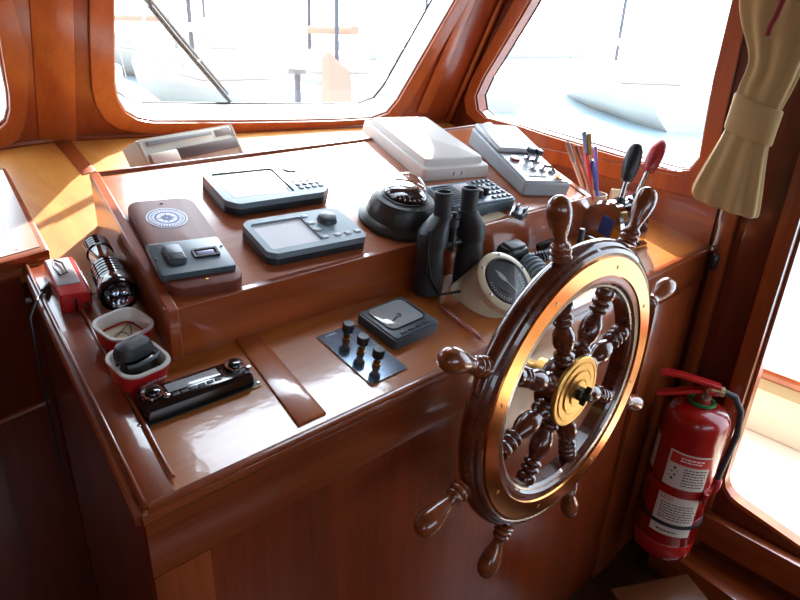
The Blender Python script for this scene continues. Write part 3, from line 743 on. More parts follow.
MB().tube([Mfl @ Vector((.026 * math.cos(t), .026 * math.sin(t), -.001)) for t in [-.2 - k * .12 for k in range(9)]], .0012, 6).build('green_arc', mat('green_mark', srgb(90, 180, 110), .5), gg)
MB().tube([Mfl @ Vector((.026 * math.cos(t), .026 * math.sin(t), -.001)) for t in [-1.9 - k * .12 for k in range(9)]], .0012, 6).build('red_arc', mat('red_mark', srgb(190, 90, 70), .5), gg)
MB().lathe([(0, .0012), (.0498, .0012), (.0498, .0022), (0, .0024)], 48, Mfl).build('glass_face', lensg, gg)
for k in range(6):
    MB().lathe([(.0032, .0002), (.0032, .0018), (0, .0024)], 12, Mfl @ Rot(k * PI / 3 + .3, 'Z') @ T(.059, 0, 0)).build('screw', steel, pod)

# fist microphone with coiled cord behind the pod
pm = Cp(1.085, .782, .0)
M = frame(pm, Vector((1, -.25, 0)), CN) @ Matrix.Scale(1.25, 4)
mc = thing('fist_microphone', 'black fist microphone resting against the box front behind the cream pod', 'microphone', M)
MB().prism(rrect(.062, .044, .014, 5), .001, .050, .008, Rot(.15, 'Z'), top=.85).build('body', black, mc)
MB().prism(rrect(.040, .026, .006, 4), .0502, .054, .002, Rot(.15, 'Z')).build('speaker_face', dgrey, mc)
MB().box((-.034, 0, .03), (.006, .02, .016), .002).build('talk_key', dgrey, mc)
def coil(pts, rad, wire, turns, spt=14):
    P = [Vector(p) for p in pts]; n = turns * spt; out = []
    def at(t):
        x = t * (len(P) - 1); i = min(int(x), len(P) - 2); f = x - i
        p0, p1, p2, p3 = P[max(i - 1, 0)], P[i], P[i + 1], P[min(i + 2, len(P) - 1)]
        return .5 * ((2 * p1) + (p2 - p0) * f + (2 * p0 - 5 * p1 + 4 * p2 - p3) * f * f + (3 * p1 - p0 - 3 * p2 + p3) * f ** 3)
    u = None
    for k in range(n + 1):
        t = k / n; c = at(t); tg = (at(min(t + .01, 1)) - at(max(t - .01, 0))).normalized()
        u = tg.orthogonal().normalized() if u is None else (u - tg * u.dot(tg)).normalized()
        v = tg.cross(u); a = 2 * PI * k / spt
        out.append(c + (u * math.cos(a) + v * math.sin(a)) * rad)
    return MB().tube(out, wire, 6)
cc = [Cp(1.10, .765, .03), Cp(1.13, .73, .05), Cp(1.17, .73, .055), Cp(1.22, .75, .05), Cp(1.25, .775, .035), Cp(1.21, .79, .02)]
cd = coil([M.inverted() @ p for p in cc], .0085, .0032, 44).build('coiled_cord', black, mc)
# ribbed grey hose
hp = [C(527, 262, .03), C(537, 272, .03), C(548, 284, .03), C(562, 297, .03)]
pts = []; rad = []
for k in range(60):
    t = k / 59 * 3; i = min(int(t), 2); f = t - i; pts.append(hp[i].lerp(hp[i + 1], f)); rad.append(.0240 + (.0025 if (k // 3) % 2 else -.0022))
rh = MB().tube(pts, rad, 18).build('ribbed_hose', mat('grey_blue_rubber', srgb(120, 140, 154), .45)); tag(rh, 'short ribbed grey-blue hose lying between cream pod and black microphone', 'hose')
# black upright pen-like aerial behind the wheel handle
M = frame(C(577, 258), XF, Vector((.05, 0, 1)).normalized())
an = thing('stub_antenna', 'short black stub antenna standing behind the upright wheel handle', 'antenna', M)
MB().lathe([(.012, .001), (.012, .014), (.008, .018), (0, .018)], 18).build('foot', black, an)
MB().lathe([(.0075, .0182), (.0078, .070), (.006, .074), (0, .075)], 16).build('rod', black, an)

# engine control with two levers
eb = Cp(1.50, .765)
M = frame(eb, Vector((1, -.05, 0)), CN) @ Matrix.Diagonal((1.15, 1.15, 1.32, 1))
ec = thing('engine_control', 'chromed twin engine control with one black and one red lever knob', 'engine control', M)
MB().prism(rrect(.125, .135, .010, 4), .0006, .008, .003).build('base_flange', chrome, ec)
def dcheek(x0, x1, r, m, name):
    pr = [(-r, 0), (r, 0)] + [(r * math.cos(k * PI / 24), .020 + r * math.sin(k * PI / 24)) for k in range(25)] + [(-r, .02)]
    pr = [(r * math.cos(k * PI / 24), .018 + r * 1.15 * math.sin(k * PI / 24)) for k in range(25)]
    pr = [(r, .0085)] + pr + [(-r, .0085)]
    xs = [(x0, .93), (x0 + .006, 1.0), (x1 - .006, 1.0), (x1, .93)]
    MB().loft([[(x, y * s_, .0085 + (z - .0085) * s_) for y, z in pr] for x, s_ in xs]).build(name, m, ec, 30)
dcheek(-.056, -.020, .058, chrome, 'side_housing'); dcheek(.020, .056, .058, chrome, 'side_housing'); dcheek(-.0195, .0195, .054, mat('black_chrome', srgb(70, 72, 76), .12, 1), 'centre_housing')
MB().box((-.0575, -.012, .040), (.0015, .030, .036), .0005).build('blue_badge', blueink, ec)
MB().box((-.0575, -.042, .030), (.0015, .018, .024), .0005).build('amber_badge', mat('amber', srgb(210, 140, 40), .4), ec)
mi = M.inverted()
for (x, m1, tip, kn, kx) in ((-.013, black, (625, 192), (631, 165), 'black knob'), (.052, red_dk, (652, 186), (654, 158), 'red knob')):
    a = Vector((x, .0, .082)); wp = M @ a
    d1 = mi @ hit(kn, YF, Vector((0, wp.y + .010, 0)))
    dd_ = (d1 - a).normalized(); ln = (d1 - a).length
    lv = MB().tube([a - dd_ * .004, a + dd_ * (ln - .020)], [.0062, .0052], 14).build('lever', steel, ec)
    Mk = frame(a + dd_ * (ln - .036), dd_.orthogonal(), dd_) @ Matrix.Scale(1.15, 4)
    lab(MB().lathe([(.007, 0), (.012, .006), (.0155, .022), (.0165, .040), (.015, .056), (.010, .066), (0, .069)], 24, Mk).build('lever_knob', m1, lv), kx)
    MB().lathe([(.011, -.004), (.011, .004), (0, .006)], 16, frame(a, dd_.orthogonal(), dd_)).build('lever_boot', black, lv)

# pens in a holder, booklets behind
hc = Cp(1.635, .90)
M = frame(hc, XF, Vector((0, 0, 1)))
ph_ = MB().lathe([(.030, .002), (.032, .004), (.034, .045), (.031, .045), (.029, .008), (0, .008)], 24); ph_ = ph_.build('pen_holder', mat('clear_grey_cup', srgb(170, 160, 150), .3)); ph_.matrix_world = M
tag(ph_, 'small cup full of pens in the corner behind the instrument box', 'cup')
pens = [((567, 142), srgb(190, 176, 160), 'thin silver pen at the left edge of the pen cup', 'silver'), ((575, 145), srgb(168, 96, 76), 'brown pencil in the pen cup next to the silver pen', 'brown'),
        ((584, 131), srgb(120, 150, 190), 'tallest pen in the cup with a blue clip top', 'blue'), ((589, 133), srgb(208, 180, 90), 'tall yellow-bodied pen beside the blue topped one', 'yellow'),
        ((587, 154), srgb(200, 40, 60), 'clear pen with a red end dot in the pen cup', 'red'), ((595, 146), srgb(120, 96, 170), 'leaning violet pen at the right edge of the cup', 'violet'), ((592, 160), srgb(70, 90, 190), 'short blue ballpoint in front in the pen cup', 'blue2')]
for i, (tip, colr, lb, nm) in enumerate(pens):
    foot = hc + Vector(((-.020, -.010, .001, .014, -.003, .021, .010)[i], (.002, -.014, .014, .012, .000, -.002, -.013)[i], .012))
    top = hit(tip, YF, Vector((0, hc.y + .005 * (i % 3), 0)))
    d_ = top - foot; M = frame(foot, d_.orthogonal(), d_.normalized()); L = d_.length
    mm = mat('pen_' + nm, colr, .3, coat=.3); mt = mat('pen_cap_' + nm, tuple(x * .55 for x in colr[:3]) + (1,), .3)
    p = thing('pen', lb, 'pen', M, 'pens in the cup')
    MB().lathe([(.002, 0), (.0048, .012), (.0054, L * .72), (0, L * .72)], 12).build('barrel', mm, p)
    MB().lathe([(.0062, L * .72 + .0003), (.0062, L - .006), (.004, L), (0, L)], 12).build('cap', mt if nm not in ('red', 'blue2', 'violet', 'blue') else mm, p)
    MB().box((.0075, 0, L * .86), (.0014, .003, L * .18), .0004).build('pocket_clip', steel, p)
for (x, y, col_, lb, ang, hh_) in ((1.655, .845, cream, 'small cream booklet standing on edge beside the pen cup', .1, .075), (1.69, .835, red_dk, 'small red booklet leaning behind the cream one', -.25, .070)):
    M = frame(Cp(x, y, .001), Vector((math.cos(ang - .5), math.sin(ang - .5), 0)), Vector((.12, 0, 1)).normalized())
    bk = thing('booklet', lb, 'booklet', M)
    MB().box((0, -.0036, hh_ / 2), (.050, .001, hh_), .0004).build('cover', col_, bk); MB().box((0, .0036, hh_ / 2), (.050, .001, hh_), .0004).build('cover', col_, bk)
    MB().box((.001, 0, hh_ / 2), (.047, .006, hh_ - .004)).build('pages', paper, bk)

# red and white tubs
def tub(p, ang, lb, grp):
    M = frame(p, Vector((math.cos(ang), math.sin(ang), 0)), CN)
    t = thing('plastic_tub', lb, 'tub', M, grp)
    o0 = rrect(.060, .060, .018, 6); o1 = rrect(.074, .072, .022, 6); o2 = rrect(.066, .064, .019, 6); o3 = rrect(.052, .052, .015, 6)
    rg = [[(x, y, z) for x, y in oo] for oo, z in ((o3, .0185), (rrect(.066, .064, .018, 6), .0383), (o1, .038), (o0, .001))]
    MB().loft(rg).build('red_sleeve', red_pl, t)
    rg = [[(x, y, z) for x, y in oo] for oo, z in ((o1, .0384), (rrect(.076, .074, .023, 6), .040), (rrect(.075, .073, .022, 6), .043), (o2, .043), (rrect(.062, .060, .018, 6), .039), (rrect(.054, .054, .015, 6), .020))]
    MB().loft(rg, cap=False).build('white_rim', white_p, t)
    MB().prism(rrect(.053, .053, .015, 6), .0186, .0204).build('tub_floor', cream, t)
    return t, M
t1, Mt1 = tub(Cp(.285, .905), .25, 'red and white square tub holding a thin wire, nearest the flashlight', None)
pts = [(.024 * math.sin(3 * a) * math.cos(a), .024 * math.sin(3 * a + .8) * math.sin(a + .5), .0215 + .001 * math.sin(a * 2)) for a in [k * PI / 30 for k in range(60)]]
wr_ = MB().tube(pts, .0006, 5).build('wire', black); wr_.matrix_world = Mt1; tag(wr_, 'thin black wire curled inside the farther red tub', 'wire')
t2, Mt2 = tub(Cp(.270, .818), .15, 'red and white square tub with white lettering holding a black case, beside the car radio', None)
text('lettering', 'nenfast1.com', .0078, whiteink, t2, T(.002, -.0336, .020) @ Rot(PI / 2 + .18, 'X'), .0003)
M = Mt2 @ T(0, 0, .0205) @ Rot(.1, 'Z')
bc = thing('black_case', 'rounded glossy black case sitting in the nearer red tub', 'case', M)
MB().prism(rrect(.050, .038, .016, 7), .0003, .026, .006).build('lower_shell', black_g, bc)
MB().prism(rrect(.056, .038, .018, 7), .0275, .048, .014, Rot(-.12, 'X') @ T(0, .006, 0)).build('upper_shell', blackrub, bc)
MB().tube([(-.026, -.013, .0275), (-.015, -.0190, .0285), (0, -.0205, .029), (.015, -.0190, .0285), (.026, -.013, .0275)], .0026).build('shell_seam', dgrey, bc)

# flashlight
a, b = Cp(.314, .990, .033), Cp(.345, 1.175, .028)
M = frame(a, (b - a).orthogonal(), (b - a).normalized()) @ Matrix.Diagonal((1.16, 1.16, 1, 1))
fl_t = thing('flashlight', 'black ribbed metal flashlight with clustered lamp facing the tubs', 'flashlight', M)
MB().lathe([(0, .013), (.0208, .0125), (.0208, .003), (.0255, .0), (.027, .004), (.027, .022), (.025, .028), (.025, .034), (0, .034)], 32).build('head', black_g, fl_t)
L = (b - a).length; pr = [(.0235, .0345)]
for k in range(6): z = .036 + k * .009; pr += [(.0245, z), (.0245, z + .005), (.0215, z + .006), (.0215, z + .0085)]
pr += [(.020, .092), (.018, .096), (.018, .15)]
for k in range(4): z = .151 + k * .008; pr += [(.020, z), (.020, z + .004), (.018, z + .005), (.018, z + .0075)]
pr += [(.019, .186), (.014, .190), (0, .190)]
MB().lathe(pr, 28).build('barrel', black_g, fl_t, 30)
rf = MB().lathe([(.0206, .0035), (.012, .010), (0, .012)], 28, cap=False).build('reflector', chrome, fl_t)
for x, y in ((-.009, .0), (.009, 0), (0, .009), (0, -.009)): MB().lathe([(.0074, .0045), (.0060, .0085), (.003, .0100), (0, .0104)], 16, T(x, y, -.0010), cap=False).build('lamp_cup', chrome, rf)
MB().lathe([(0, .0018), (.0212, .0018), (.0212, .0026), (0, .0026)], 24).build('lens', lensg, fl_t)
gb = MB().prism(rrect(.062, .040, .004, 3), .001, .012, .002).build('green_pouch', dgreen); gb.matrix_world = frame(Cp(.302, .962), Vector((1, .1, 0)), CN); tag(gb, 'small dark green pouch between the flashlight lens and the red tub', 'pouch')

# red and silver device with wrist strap
M = frame(Cp(.262, 1.078), Vector((1, -.12, 0)), CN)
rd = thing('red_camera', 'small red and silver device with black wrist strap beside the flashlight', 'camera', M)
MB().box((0, 0, .0195), (.046, .125, .036), .007, seg=3).build('body', red_pl, rd)
MB().box((-.002, .012, .0385), (.034, .085, .002), .0008).build('silver_top', mat('silver_plastic', srgb(200, 204, 208), .25, .5), rd)
MB().box((0, -.0632, .018), (.005, .0016, .024), .0006).build('front_slot', black, rd)
MB().lathe([(.005, 0), (.005, .0025), (0, .003)], 16, T(.013, -.0628, .016) @ Rot(PI / 2, 'X')).build('front_screw', steel, rd)
MB().box((.0245, .0, .022), (.0020, .11, .022), .0006).build('side_trim', chrome, rd)
MB().tube([(-.010, .045, .0405), (-.014, .02, .043), (-.008, -.005, .042), (.002, .0, .043), (.001, .03, .044), (-.008, .046, .042)], .0016).build('wrist_strap', black, rd)

# thin black stick hanging at the rim
p0_ = C(46, 288, .010)
hs = thing('cable_end', 'thin black cable with a plug hooked over the left rim of the console', 'cable', Matrix.Translation(p0_))
q_ = [Vector((0, 0, 0)), C(37, 300, .012) - p0_, Lb.lerp(A0, .25) + Vector((-.022, 0, -.012)) - p0_, Lb.lerp(A0, .27) + Vector((-.026, 0, -.10)) - p0_, Lb.lerp(A0, .27) + Vector((-.026, 0, -.3)) - p0_]
MB().tube(q_, .0024).build('cord', black, hs); MB().tube([q_[0] - (q_[1] - q_[0]) * .9, q_[0] + (q_[1] - q_[0]) * .3], [.0035, .0052]).build('plug', black, hs)

# beige receiver leaning behind the box
ya = math.radians(20); ta = math.radians(27)
u = Vector((math.cos(ya), math.sin(ya), 0)); nF = Vector((math.sin(ya) * math.cos(ta), -math.cos(ya) * math.cos(ta), math.sin(ta)))
pbl = hit((149.5, 168.5), YF, Vector((0, 1.375, 0)))
ptl, pbr = hit((145, 138.5), nF, pbl), hit((240, 145), nF, pbl)
W = (pbr - pbl).dot(u); vF = nF.cross(u); HV = (ptl - pbl).dot(vF)
M = frame(pbl + u * (W / 2) + vF * (HV / 2 - .012), u, nF)
nv = thing('weather_receiver', 'beige receiver with grey slot and dark flap window leaning under the windscreen', 'receiver', M)
HH = HV + .024
MB().box((0, 0, -.0305), (W, HH, .058), .006, seg=2).build('case', beige_p, nv)
MB().ring([(x, y, 0) for x, y in rrect(W - .002, HH - .002, .006, 3)], [(x, y, 0) for x, y in rrect(W * .95, HH * .92, .006, 3)], (0, 0, .003)).build('bezel', beige_p, nv)
MB().box((-W * .10, HH / 2 - HV * .20, .0022), (W * .66, HV * .15, .003), .001).build('grey_strip', mat('strip_grey', srgb(120, 134, 138), .5), nv)
text('lettering', 'WEATHER FAX', .011, whiteink, nv, T(-W * .2, HH * .27, .0040)) if False else None
MB().box((W * .36, HH / 2 - HV * .27, .0012), (W * .18, HV * .26, .0016), .0005).build('recess', mat('recess_grey', srgb(120, 118, 112), .5), nv)
MB().box((-W * .34, HH / 2 - HV * .80, .006), (W * .26, HV * .46, .010), .003).build('drawer_front', beige_p, nv)
MB().box((W * .13, HH / 2 - HV * .74, .004), (W * .66, HV * .40, .006), .002).build('dark_window', mat('brown_glass', srgb(70, 50, 46), .45), nv)
for s_ in (-1, 1):
    q = M @ Vector((s_ * W * .3, 0, -.060)); gz = Cz(q.x, q.y) + .002
    if q.z - gz > .004:
        MB().box(((M.inverted() @ Vector((q.x, q.y, (q.z + gz) / 2)))), (.03, .03, .012), .001).build('foot', dgrey, nv)

# ------------------------------------------------------------------ ship wheel
WC = Vector((.845, .457, H - .559))
Mw = frame(WC, XF, Vector((0, -1, 0)))            # local z points at the helmsman
wh = thing('ship_wheel', 'large varnished eight-spoke ship wheel with brass ring and hub on the console front', 'ship wheel', Mw)
rimp = [(.188, -.022), (.188, .012), (.192, .016), (.197, .0165), (.240, .0165), (.243, .018), (.249, .015), (.252, .010), (.256, .008), (.260, .002), (.261, -.006), (.258, -.014), (.253, -.019), (.247, -.022), (.235, -.024), (.200, -.024)]
MB().lathe(rimp, 96, closed=True).build('rim', wheelw, wh, 30)
MB().lathe([(.2045, .0168), (.206, .0195), (.2360, .0195), (.2375, .0168)], 96, closed=True).build('brass_ring', brass, wh, 25)
MB().lathe([(.182, -.018), (.180, .006), (.184, .011), (.1875, .012), (.1875, -.021)], 96, closed=True).build('inner_rim', wheelw, wh, 30)
PH = math.radians(107.1)
hp = [(.0, .262), (.0150, .262), (.0170, .264), (.0155, .2665), (.0120, .269), (.0158, .271), (.0168, .274), (.0152, .277), (.0115, .279), (.0145, .281), (.0152, .284), (.0135, .287), (.0098, .291), (.0100, .298), (.0130, .309), (.0165, .322), (.0185, .334), (.0180, .346), (.0145, .356), (.0085, .3615), (0, .3635)]
sp = [(0, .055), (.017, .055), (.018, .062), (.014, .066), (.0175, .069), (.0175, .073), (.0125, .077), (.0120, .082), (.0165, .092), (.0190, .104), (.0175, .118), (.0125, .130), (.0105, .136), (.0150, .139), (.0165, .142), (.0150, .145), (.0115, .148), (.0160, .151), (.0170, .155), (.0150, .158), (.0115, .161), (.0155, .164), (.0170, .170), (.0160, .178), (0, .179)]
def smooth_prof(p): return p
for k in range(8):
    a = PH + k * PI / 4
    D = Vector((math.cos(a), math.sin(a), 0)); Mk = frame(Vector((0, 0, -.003)), Vector((0, 0, 1)), D)
    MB().lathe(sp, 24, Mk).build('spoke', wheelw, wh, 60)
    MB().lathe(hp, 28, Mk).build('handle', handlew if k in (0, 7, 4, 3) else handlew, wh, 60)
    for j in (-1, 1):
        for rr_ in (.207, .232):
            pass
    MB().lathe([(.0035, .0196), (.0035, .0204), (0, .0208)], 12, T(.2195 * math.cos(a + .2), .2195 * math.sin(a + .2), 0)).build('rivet', brass_dull, wh)
MB().lathe([(.052, -.030), (.055, -.026), (.055, .006), (.052, .010), (0, .010)], 40).build('wooden_boss', wheelw, wh, 40)
hb = MB().lathe([(.062, .0105), (.064, .012), (.064, .0175), (.062, .019), (.056, .019), (.055, .0175), (.053, .0175), (.052, .020), (.042, .020), (.041, .0185), (.039, .0185), (.038, .022), (.026, .022), (.025, .0205), (.023, .0205), (.022, .024), (0, .024)], 56).build('hub_plate', brass_dull, wh, 25)
nt_ = MB().lathe([(.012, .0242), (.012, .032), (.010, .034), (.0065, .035), (.0065, .046), (.004, .048), (0, .048)], 6).build('hub_nut', mat('dark_bronze', srgb(52, 50, 40), .4, .6), hb, 20)
MB().box((0, .0, .037), (.034, .008, .010), .003, Rot(.9, 'Z')).build('wing', bpy.data.materials['dark_bronze'], nt_)
gap = WC.y - .6
MB().lathe([(.030, -.0305), (.030, -.060), (.022, -.062), (.018, -.070), (.018, -.128), (.034, -.130), (.038, -.136), (.038, -.1335 - .0005), (.0, -.1335)][:6] + [(.036, -.130), (.042, -.134), (.042, -.1405), (0, -.1405)], 36).build('shaft_boss', brass_dull, wh, 30)

# ------------------------------------------------------------------ fire extinguisher
EX = Vector((1.612, .470, 0))
zb = hit((655, 556), YF, Vector((0, EX.y - .05, 0))).z; ztop = hit((708, 398), YF, Vector((0, EX.y, 0))).z; zb -= .108; EX.x -= .012
r0 = .085
vd = (EX - EYE); face = math.atan2(-vd.y, -vd.x)          # azimuth of the side that faces the helm
Mx = Matrix.Translation((EX.x, EX.y, zb)) @ Rot(.045, 'Y') @ Rot(face + math.radians(14), 'Z')
hgt = ztop - zb
fe = thing('fire_extinguisher', 'red fire extinguisher with paper labels strapped upright beside the glazed door', 'fire extinguisher', Mx)
MB().lathe([(r0 * .80, .0), (r0 * .94, .006), (r0, .022), (r0, .060), (r0 * .985, .0615), (r0, .063), (r0, hgt - .055), (r0 * .96, hgt - .030), (r0 * .82, hgt - .012), (r0 * .5, hgt), (.026, hgt + .004), (.024, hgt + .014), (0, hgt + .014)], 56).build('cylinder', red_paint, fe, 50)
gr_ = ringm(.028, .036, hgt + .0050, hgt + .0120, I4, 32).build('green_ring', green_p, fe)
MB().lathe([(.020, hgt + .0145), (.020, hgt + .030), (.014, hgt + .036), (.014, hgt + .058), (0, hgt + .058)], 20).build('valve', mat('red_bronze', srgb(150, 70, 50), .3, .6), fe)
# levers point to the left of the picture
ly = Vector((0, -1, 0))
def lever(z0, z1, L, name):
    q = []
    for t in (0, .25, .5, .75, 1):
        x = .028 - t * L; z = z0 + (z1 - z0) * t; w_ = .013 - .002 * t
        q.append([(w_ * .6 * sx_, -x * 1.0 if False else x, z + dz) for sx_, dz in ((-1, -.006), (1, -.006), (1.2, .004), (-1.2, .004))])
    q = [[(a_, -b_ * -1, c_) for a_, b_, c_ in r] for r in q]
    MB().loft(q).build(name, red_pl, fe, bevel=.002)
zl = hgt + .050
def bar(p, wd, th, name, m):
    rings = []
    for i, c in enumerate(p):
        c = Vector(c); t = (Vector(p[min(i + 1, len(p) - 1)]) - Vector(p[max(i - 1, 0)])).normalized(); up_ = Vector((1, 0, 0)).cross(t).normalized()
        rings.append([c + Vector((1, 0, 0)) * wd * a_ + up_ * th * b_ for a_, b_ in ((-1, -1), (1, -1), (1, 1), (-1, 1))])
    return MB().loft(rings).build(name, m, fe, bevel=.0015)
LS = 1
def P_(s_, z): return (0, s_ * LS, z)
bar([P_(.035, zl + .010), P_(.0, zl + .016), P_(-.03, zl + .020), P_(-.07, zl + .026), P_(-.115, zl + .026), P_(-.122, zl + .018)], .014, .0055, 'top_lever', red_pl)
bar([P_(.03, zl - .008), P_(.0, zl - .010), P_(-.035, zl - .014), P_(-.08, zl - .030), P_(-.120, zl - .040)], .013, .0055, 'carrying_handle', red_pl)
MB().lathe([(.011, 0), (.011, .022), (.014, .023), (.014, .034), (0, .035)], 18, T(0, .012, zl - .002) @ Rot(-PI / 2, 'X')).build('hose_fitting', mat('pale_brass', srgb(196, 178, 130), .35, .7), fe)
MB().lathe([(.012, 0), (.012, .010), (0, .011)], 16, T(.016, 0, hgt + .036) @ Rot(PI / 2, 'Y')).build('pressure_gauge', chrome, fe)
MB().tube([(0, .045, zl - .002), (0, .075, zl - .010), (0, .100, zl - .05), (0.004, .108, zl - .12), (.006, .100, zl - .20), (.006, .094, hgt - .22)], .009, 12).build('hose', blackrub, fe)
MB().lathe([(.010, 0), (.014, .02), (.014, .045), (0, .045)], 16, T(.006, .094, hgt - .265)).build('nozzle', red_dk, fe)
def curved(a0, a1, z0, z1, r, th, name, m, parent=fe, n=18, Mq=I4):
    q = []
    for k in range(n + 1):
        a = math.radians(a0 + (a1 - a0) * k / n); c, s_ = math.cos(a), math.sin(a)
        q.append([(r * c, r * s_, z0), ((r + th) * c, (r + th) * s_, z0), ((r + th) * c, (r + th) * s_, z1), (r * c, r * s_, z1)])
    return MB().loft(q).build(name, m, parent, 30)
l1 = curved(-42, 34, hgt * .53, hgt * .76, r0 + .0004, .0006, 'upper_label', paper)
curved(-38, 34, hgt * .685, hgt * .75, r0 + .0011, .0003, 'red_heading', redink, l1)
def rows(a0, a1, z0, z1, n, parent, m, r=r0 + .0011, th=.0003):
    g = MB()
    for k in range(n):
        z = z1 - (z1 - z0) * (k + .5) / n; h_ = (z1 - z0) / n * .38
        a = a0; random.seed(k + int(z0 * 1000))
        while a < a1 - 3:
            w_ = random.uniform(2.5, 7); b = min(a + w_, a1); q = []
            for j in range(3):
                t = math.radians(a + (b - a) * j / 2); c, s_ = math.cos(t), math.sin(t)
                q.append([(r * c, r * s_, z), ((r + th) * c, (r + th) * s_, z), ((r + th) * c, (r + th) * s_, z + h_), (r * c, r * s_, z + h_)])
            g.loft(q); a = b + 1.5
    return g.build('fine_print', m, parent)
rows(-10, 30, hgt * .545, hgt * .67, 7, l1, ink); rows(-20, 20, hgt * .70, hgt * .735, 2, l1, whiteink, r0 + .0015)
fi = MB()
for cx_, cz_, s__ in ((-26, .655, .008), (-30, .63, .006), (-24, .61, .007), (-28, .585, .008), (-33, .60, .004), (-21, .635, .004)):
    a = math.radians(cx_); M3 = frame(Vector((math.cos(a) * (r0 + .0011), math.sin(a) * (r0 + .0011), hgt * cz_)), Vector((0, 0, 1)), Vector((math.cos(a), math.sin(a), 0)))
    fi.prism(rrect(s__, s__ * .8, .002, 2), 0, .0004, 0, M3)
fi.build('pictogram', ink, l1)
l2 = curved(-42, 34, hgt * .20, hgt * .475, r0 + .0004, .0006, 'lower_label', paper)
rows(-38, -10, hgt * .43, hgt * .465, 2, l2, redink); rows(-34, 30, hgt * .30, hgt * .42, 7, l2, ink); rows(-30, 10, hgt * .21, hgt * .235, 1, l2, ink)
curved(110, 170, hgt * .45, hgt * .72, r0 + .0004, .0006, 'side_label', paper) ; curved(-120, -75, hgt * .55, hgt * .78, r0 + .0004, .0006, 'side_label', paper)
curved(-180, 180, hgt * .475, hgt * .525, r0 + .001, .003, 'bracket_band', red_paint, fe, 48)
curved(-180, 180, hgt * .262, hgt * .285, r0 + .001, .0025, 'rubber_strap', black, fe, 48)
MB().box((r0 * math.cos(.62) + .008, r0 * math.sin(.62) + .006, hgt * .50), (.022, .012, .036), .003).build('band_buckle', red_paint, fe)
wi = Mx.inverted()
bk = MB(); a_ = wi @ Vector((EX.x + r0 + .004, EX.y, zb + hgt * .5)); b_ = wi @ Vector((1.752, EX.y, zb + hgt * .5))
bk.tube([a_, b_], .016, 12).build('wall_bracket', red_paint, fe)

# ------------------------------------------------------------------ curtain
def cpt(x, y, X=1.665): return hit((x, y), XF, Vector((X, 0, 0)))
cu = thing('curtain', 'beige curtain gathered by a cloth band beside the side window', 'curtain', Matrix.Translation(cpt(757, 119)))
ci = cu.matrix_world.inverted()
rowsc = [(-60, 752, 870, .030, 9), (-30, 744, 850, .030, 9), (0, 737, 836, .028, 9), (25, 741, 820, .027, 9), (45, 748, 806, .026, 9), (62, 751, 798, .025, 9), (80, 741, 788, .022, 9), (94, 735.5, 781, .020, 9), (112, 731, 774, .019, 9), (128, 726, 769, .020, 9), (146, 716, 765, .024, 9), (168, 703, 762, .028, 9), (186, 692, 759, .031, 9), (195, 692, 757, .032, 9), (198, 696, 755, .032, 9)]
rg = []; NK = 72
for j, (y, xa, xb, dep, nf) in enumerate(rowsc):
    # the hem runs lower at the right, as the picture shows
    sl = .36 if y > 60 else .2
    a, b = cpt(xa, y), cpt(xb, y + (xb - xa) * sl)
    c = (a + b) / 2; u_ = (b - a) / 2; rr = []
    for k in range(NK):
        t = 2 * PI * k / NK; fold = 1 + (.18 if y < 90 or y > 140 else .05) * math.sin(nf * t + .6 * math.sin(j * .35))
        hem = Vector((0, 0, 0))
        rr.append(ci @ (c + u_ * math.cos(t) * (1 + (fold - 1) * .25) + Vector((dep * math.sin(t) * fold, 0, 0)) + hem))
    rg.append(rr)
MB().loft(rg).build('drape', cloth, cu, 80, sub=1)
rb = []
for (y, xa, xb, dep) in ((92, 738, 780, .026), (94, 736, 782, .029), (111, 731, 776, .029), (126, 726, 771, .028), (128, 726, 770, .026)):
    a, b = cpt(xa, y), cpt(xb, y + 18); c = (a + b) / 2; u_ = (b - a) / 2
    rb.append([ci @ (c + u_ * 1.06 * math.cos(2 * PI * k / 48) + Vector((dep * math.sin(2 * PI * k / 48), 0, 0))) for k in range(48)])
MB().loft(rb, cap=False).build('tie_band', cloth, cu, 60)
pc = [ci @ cpt(x, y, 1.62) for x, y in ((800, -30), (783, 0), (776, 16), (770, 26), (767, 36))]
MB().tube(pc, .006).build('red_cord', cord_red, cu)
pc = [cpt(720, 218, 1.70), cpt(719, 228, 1.72), cpt(715, 242, 1.74)]
st = thing('pull_string', 'white string with black toggle hanging beneath the curtain at the console corner', 'string', Matrix.Translation(pc[0]))
si_ = st.matrix_world.inverted()
MB().tube([si_ @ (pc[0] + Vector((0, 0, .08)))] + [si_ @ p for p in pc] + [si_ @ cpt(712, 250, 1.745)], .0028).build('cord', cord_wht, st)
tg_ = si_ @ cpt(714, 262, 1.745)
MB().lathe([(.006, -.024), (.010, -.018), (.010, .018), (.006, .024), (0, .024)], 14, Matrix.Translation(tg_)).build('toggle', black, st)
MB().lathe([(.007, -.004), (.007, .004), (0, .006)], 12, Matrix.Translation(si_ @ cpt(715, 246, 1.745))).build('metal_eye', steel, st)

# wooden step in the corner under the wheel
sp0 = hit((648, 604), Vector((0, 0, 1)), Vector((0, 0, .12)))
ws = thing('wooden_step', 'low wooden step on the cabin sole in the corner below the extinguisher', 'step', Matrix.Translation((sp0.x + .03, sp0.y - .06, 0)))
MB().box((0, 0, .107), (.26, .22, .022), .004, Rot(-.5, 'Z')).build('tread', wood('step_wood', srgb(84, 44, 22), srgb(116, 66, 34), 'X'), ws)
for s_ in (-1, 1): MB().box((s_ * .11, 0, .0475), (.02, .20, .095), .002, Rot(-.5, 'Z')).build('side_board', mahX, ws)

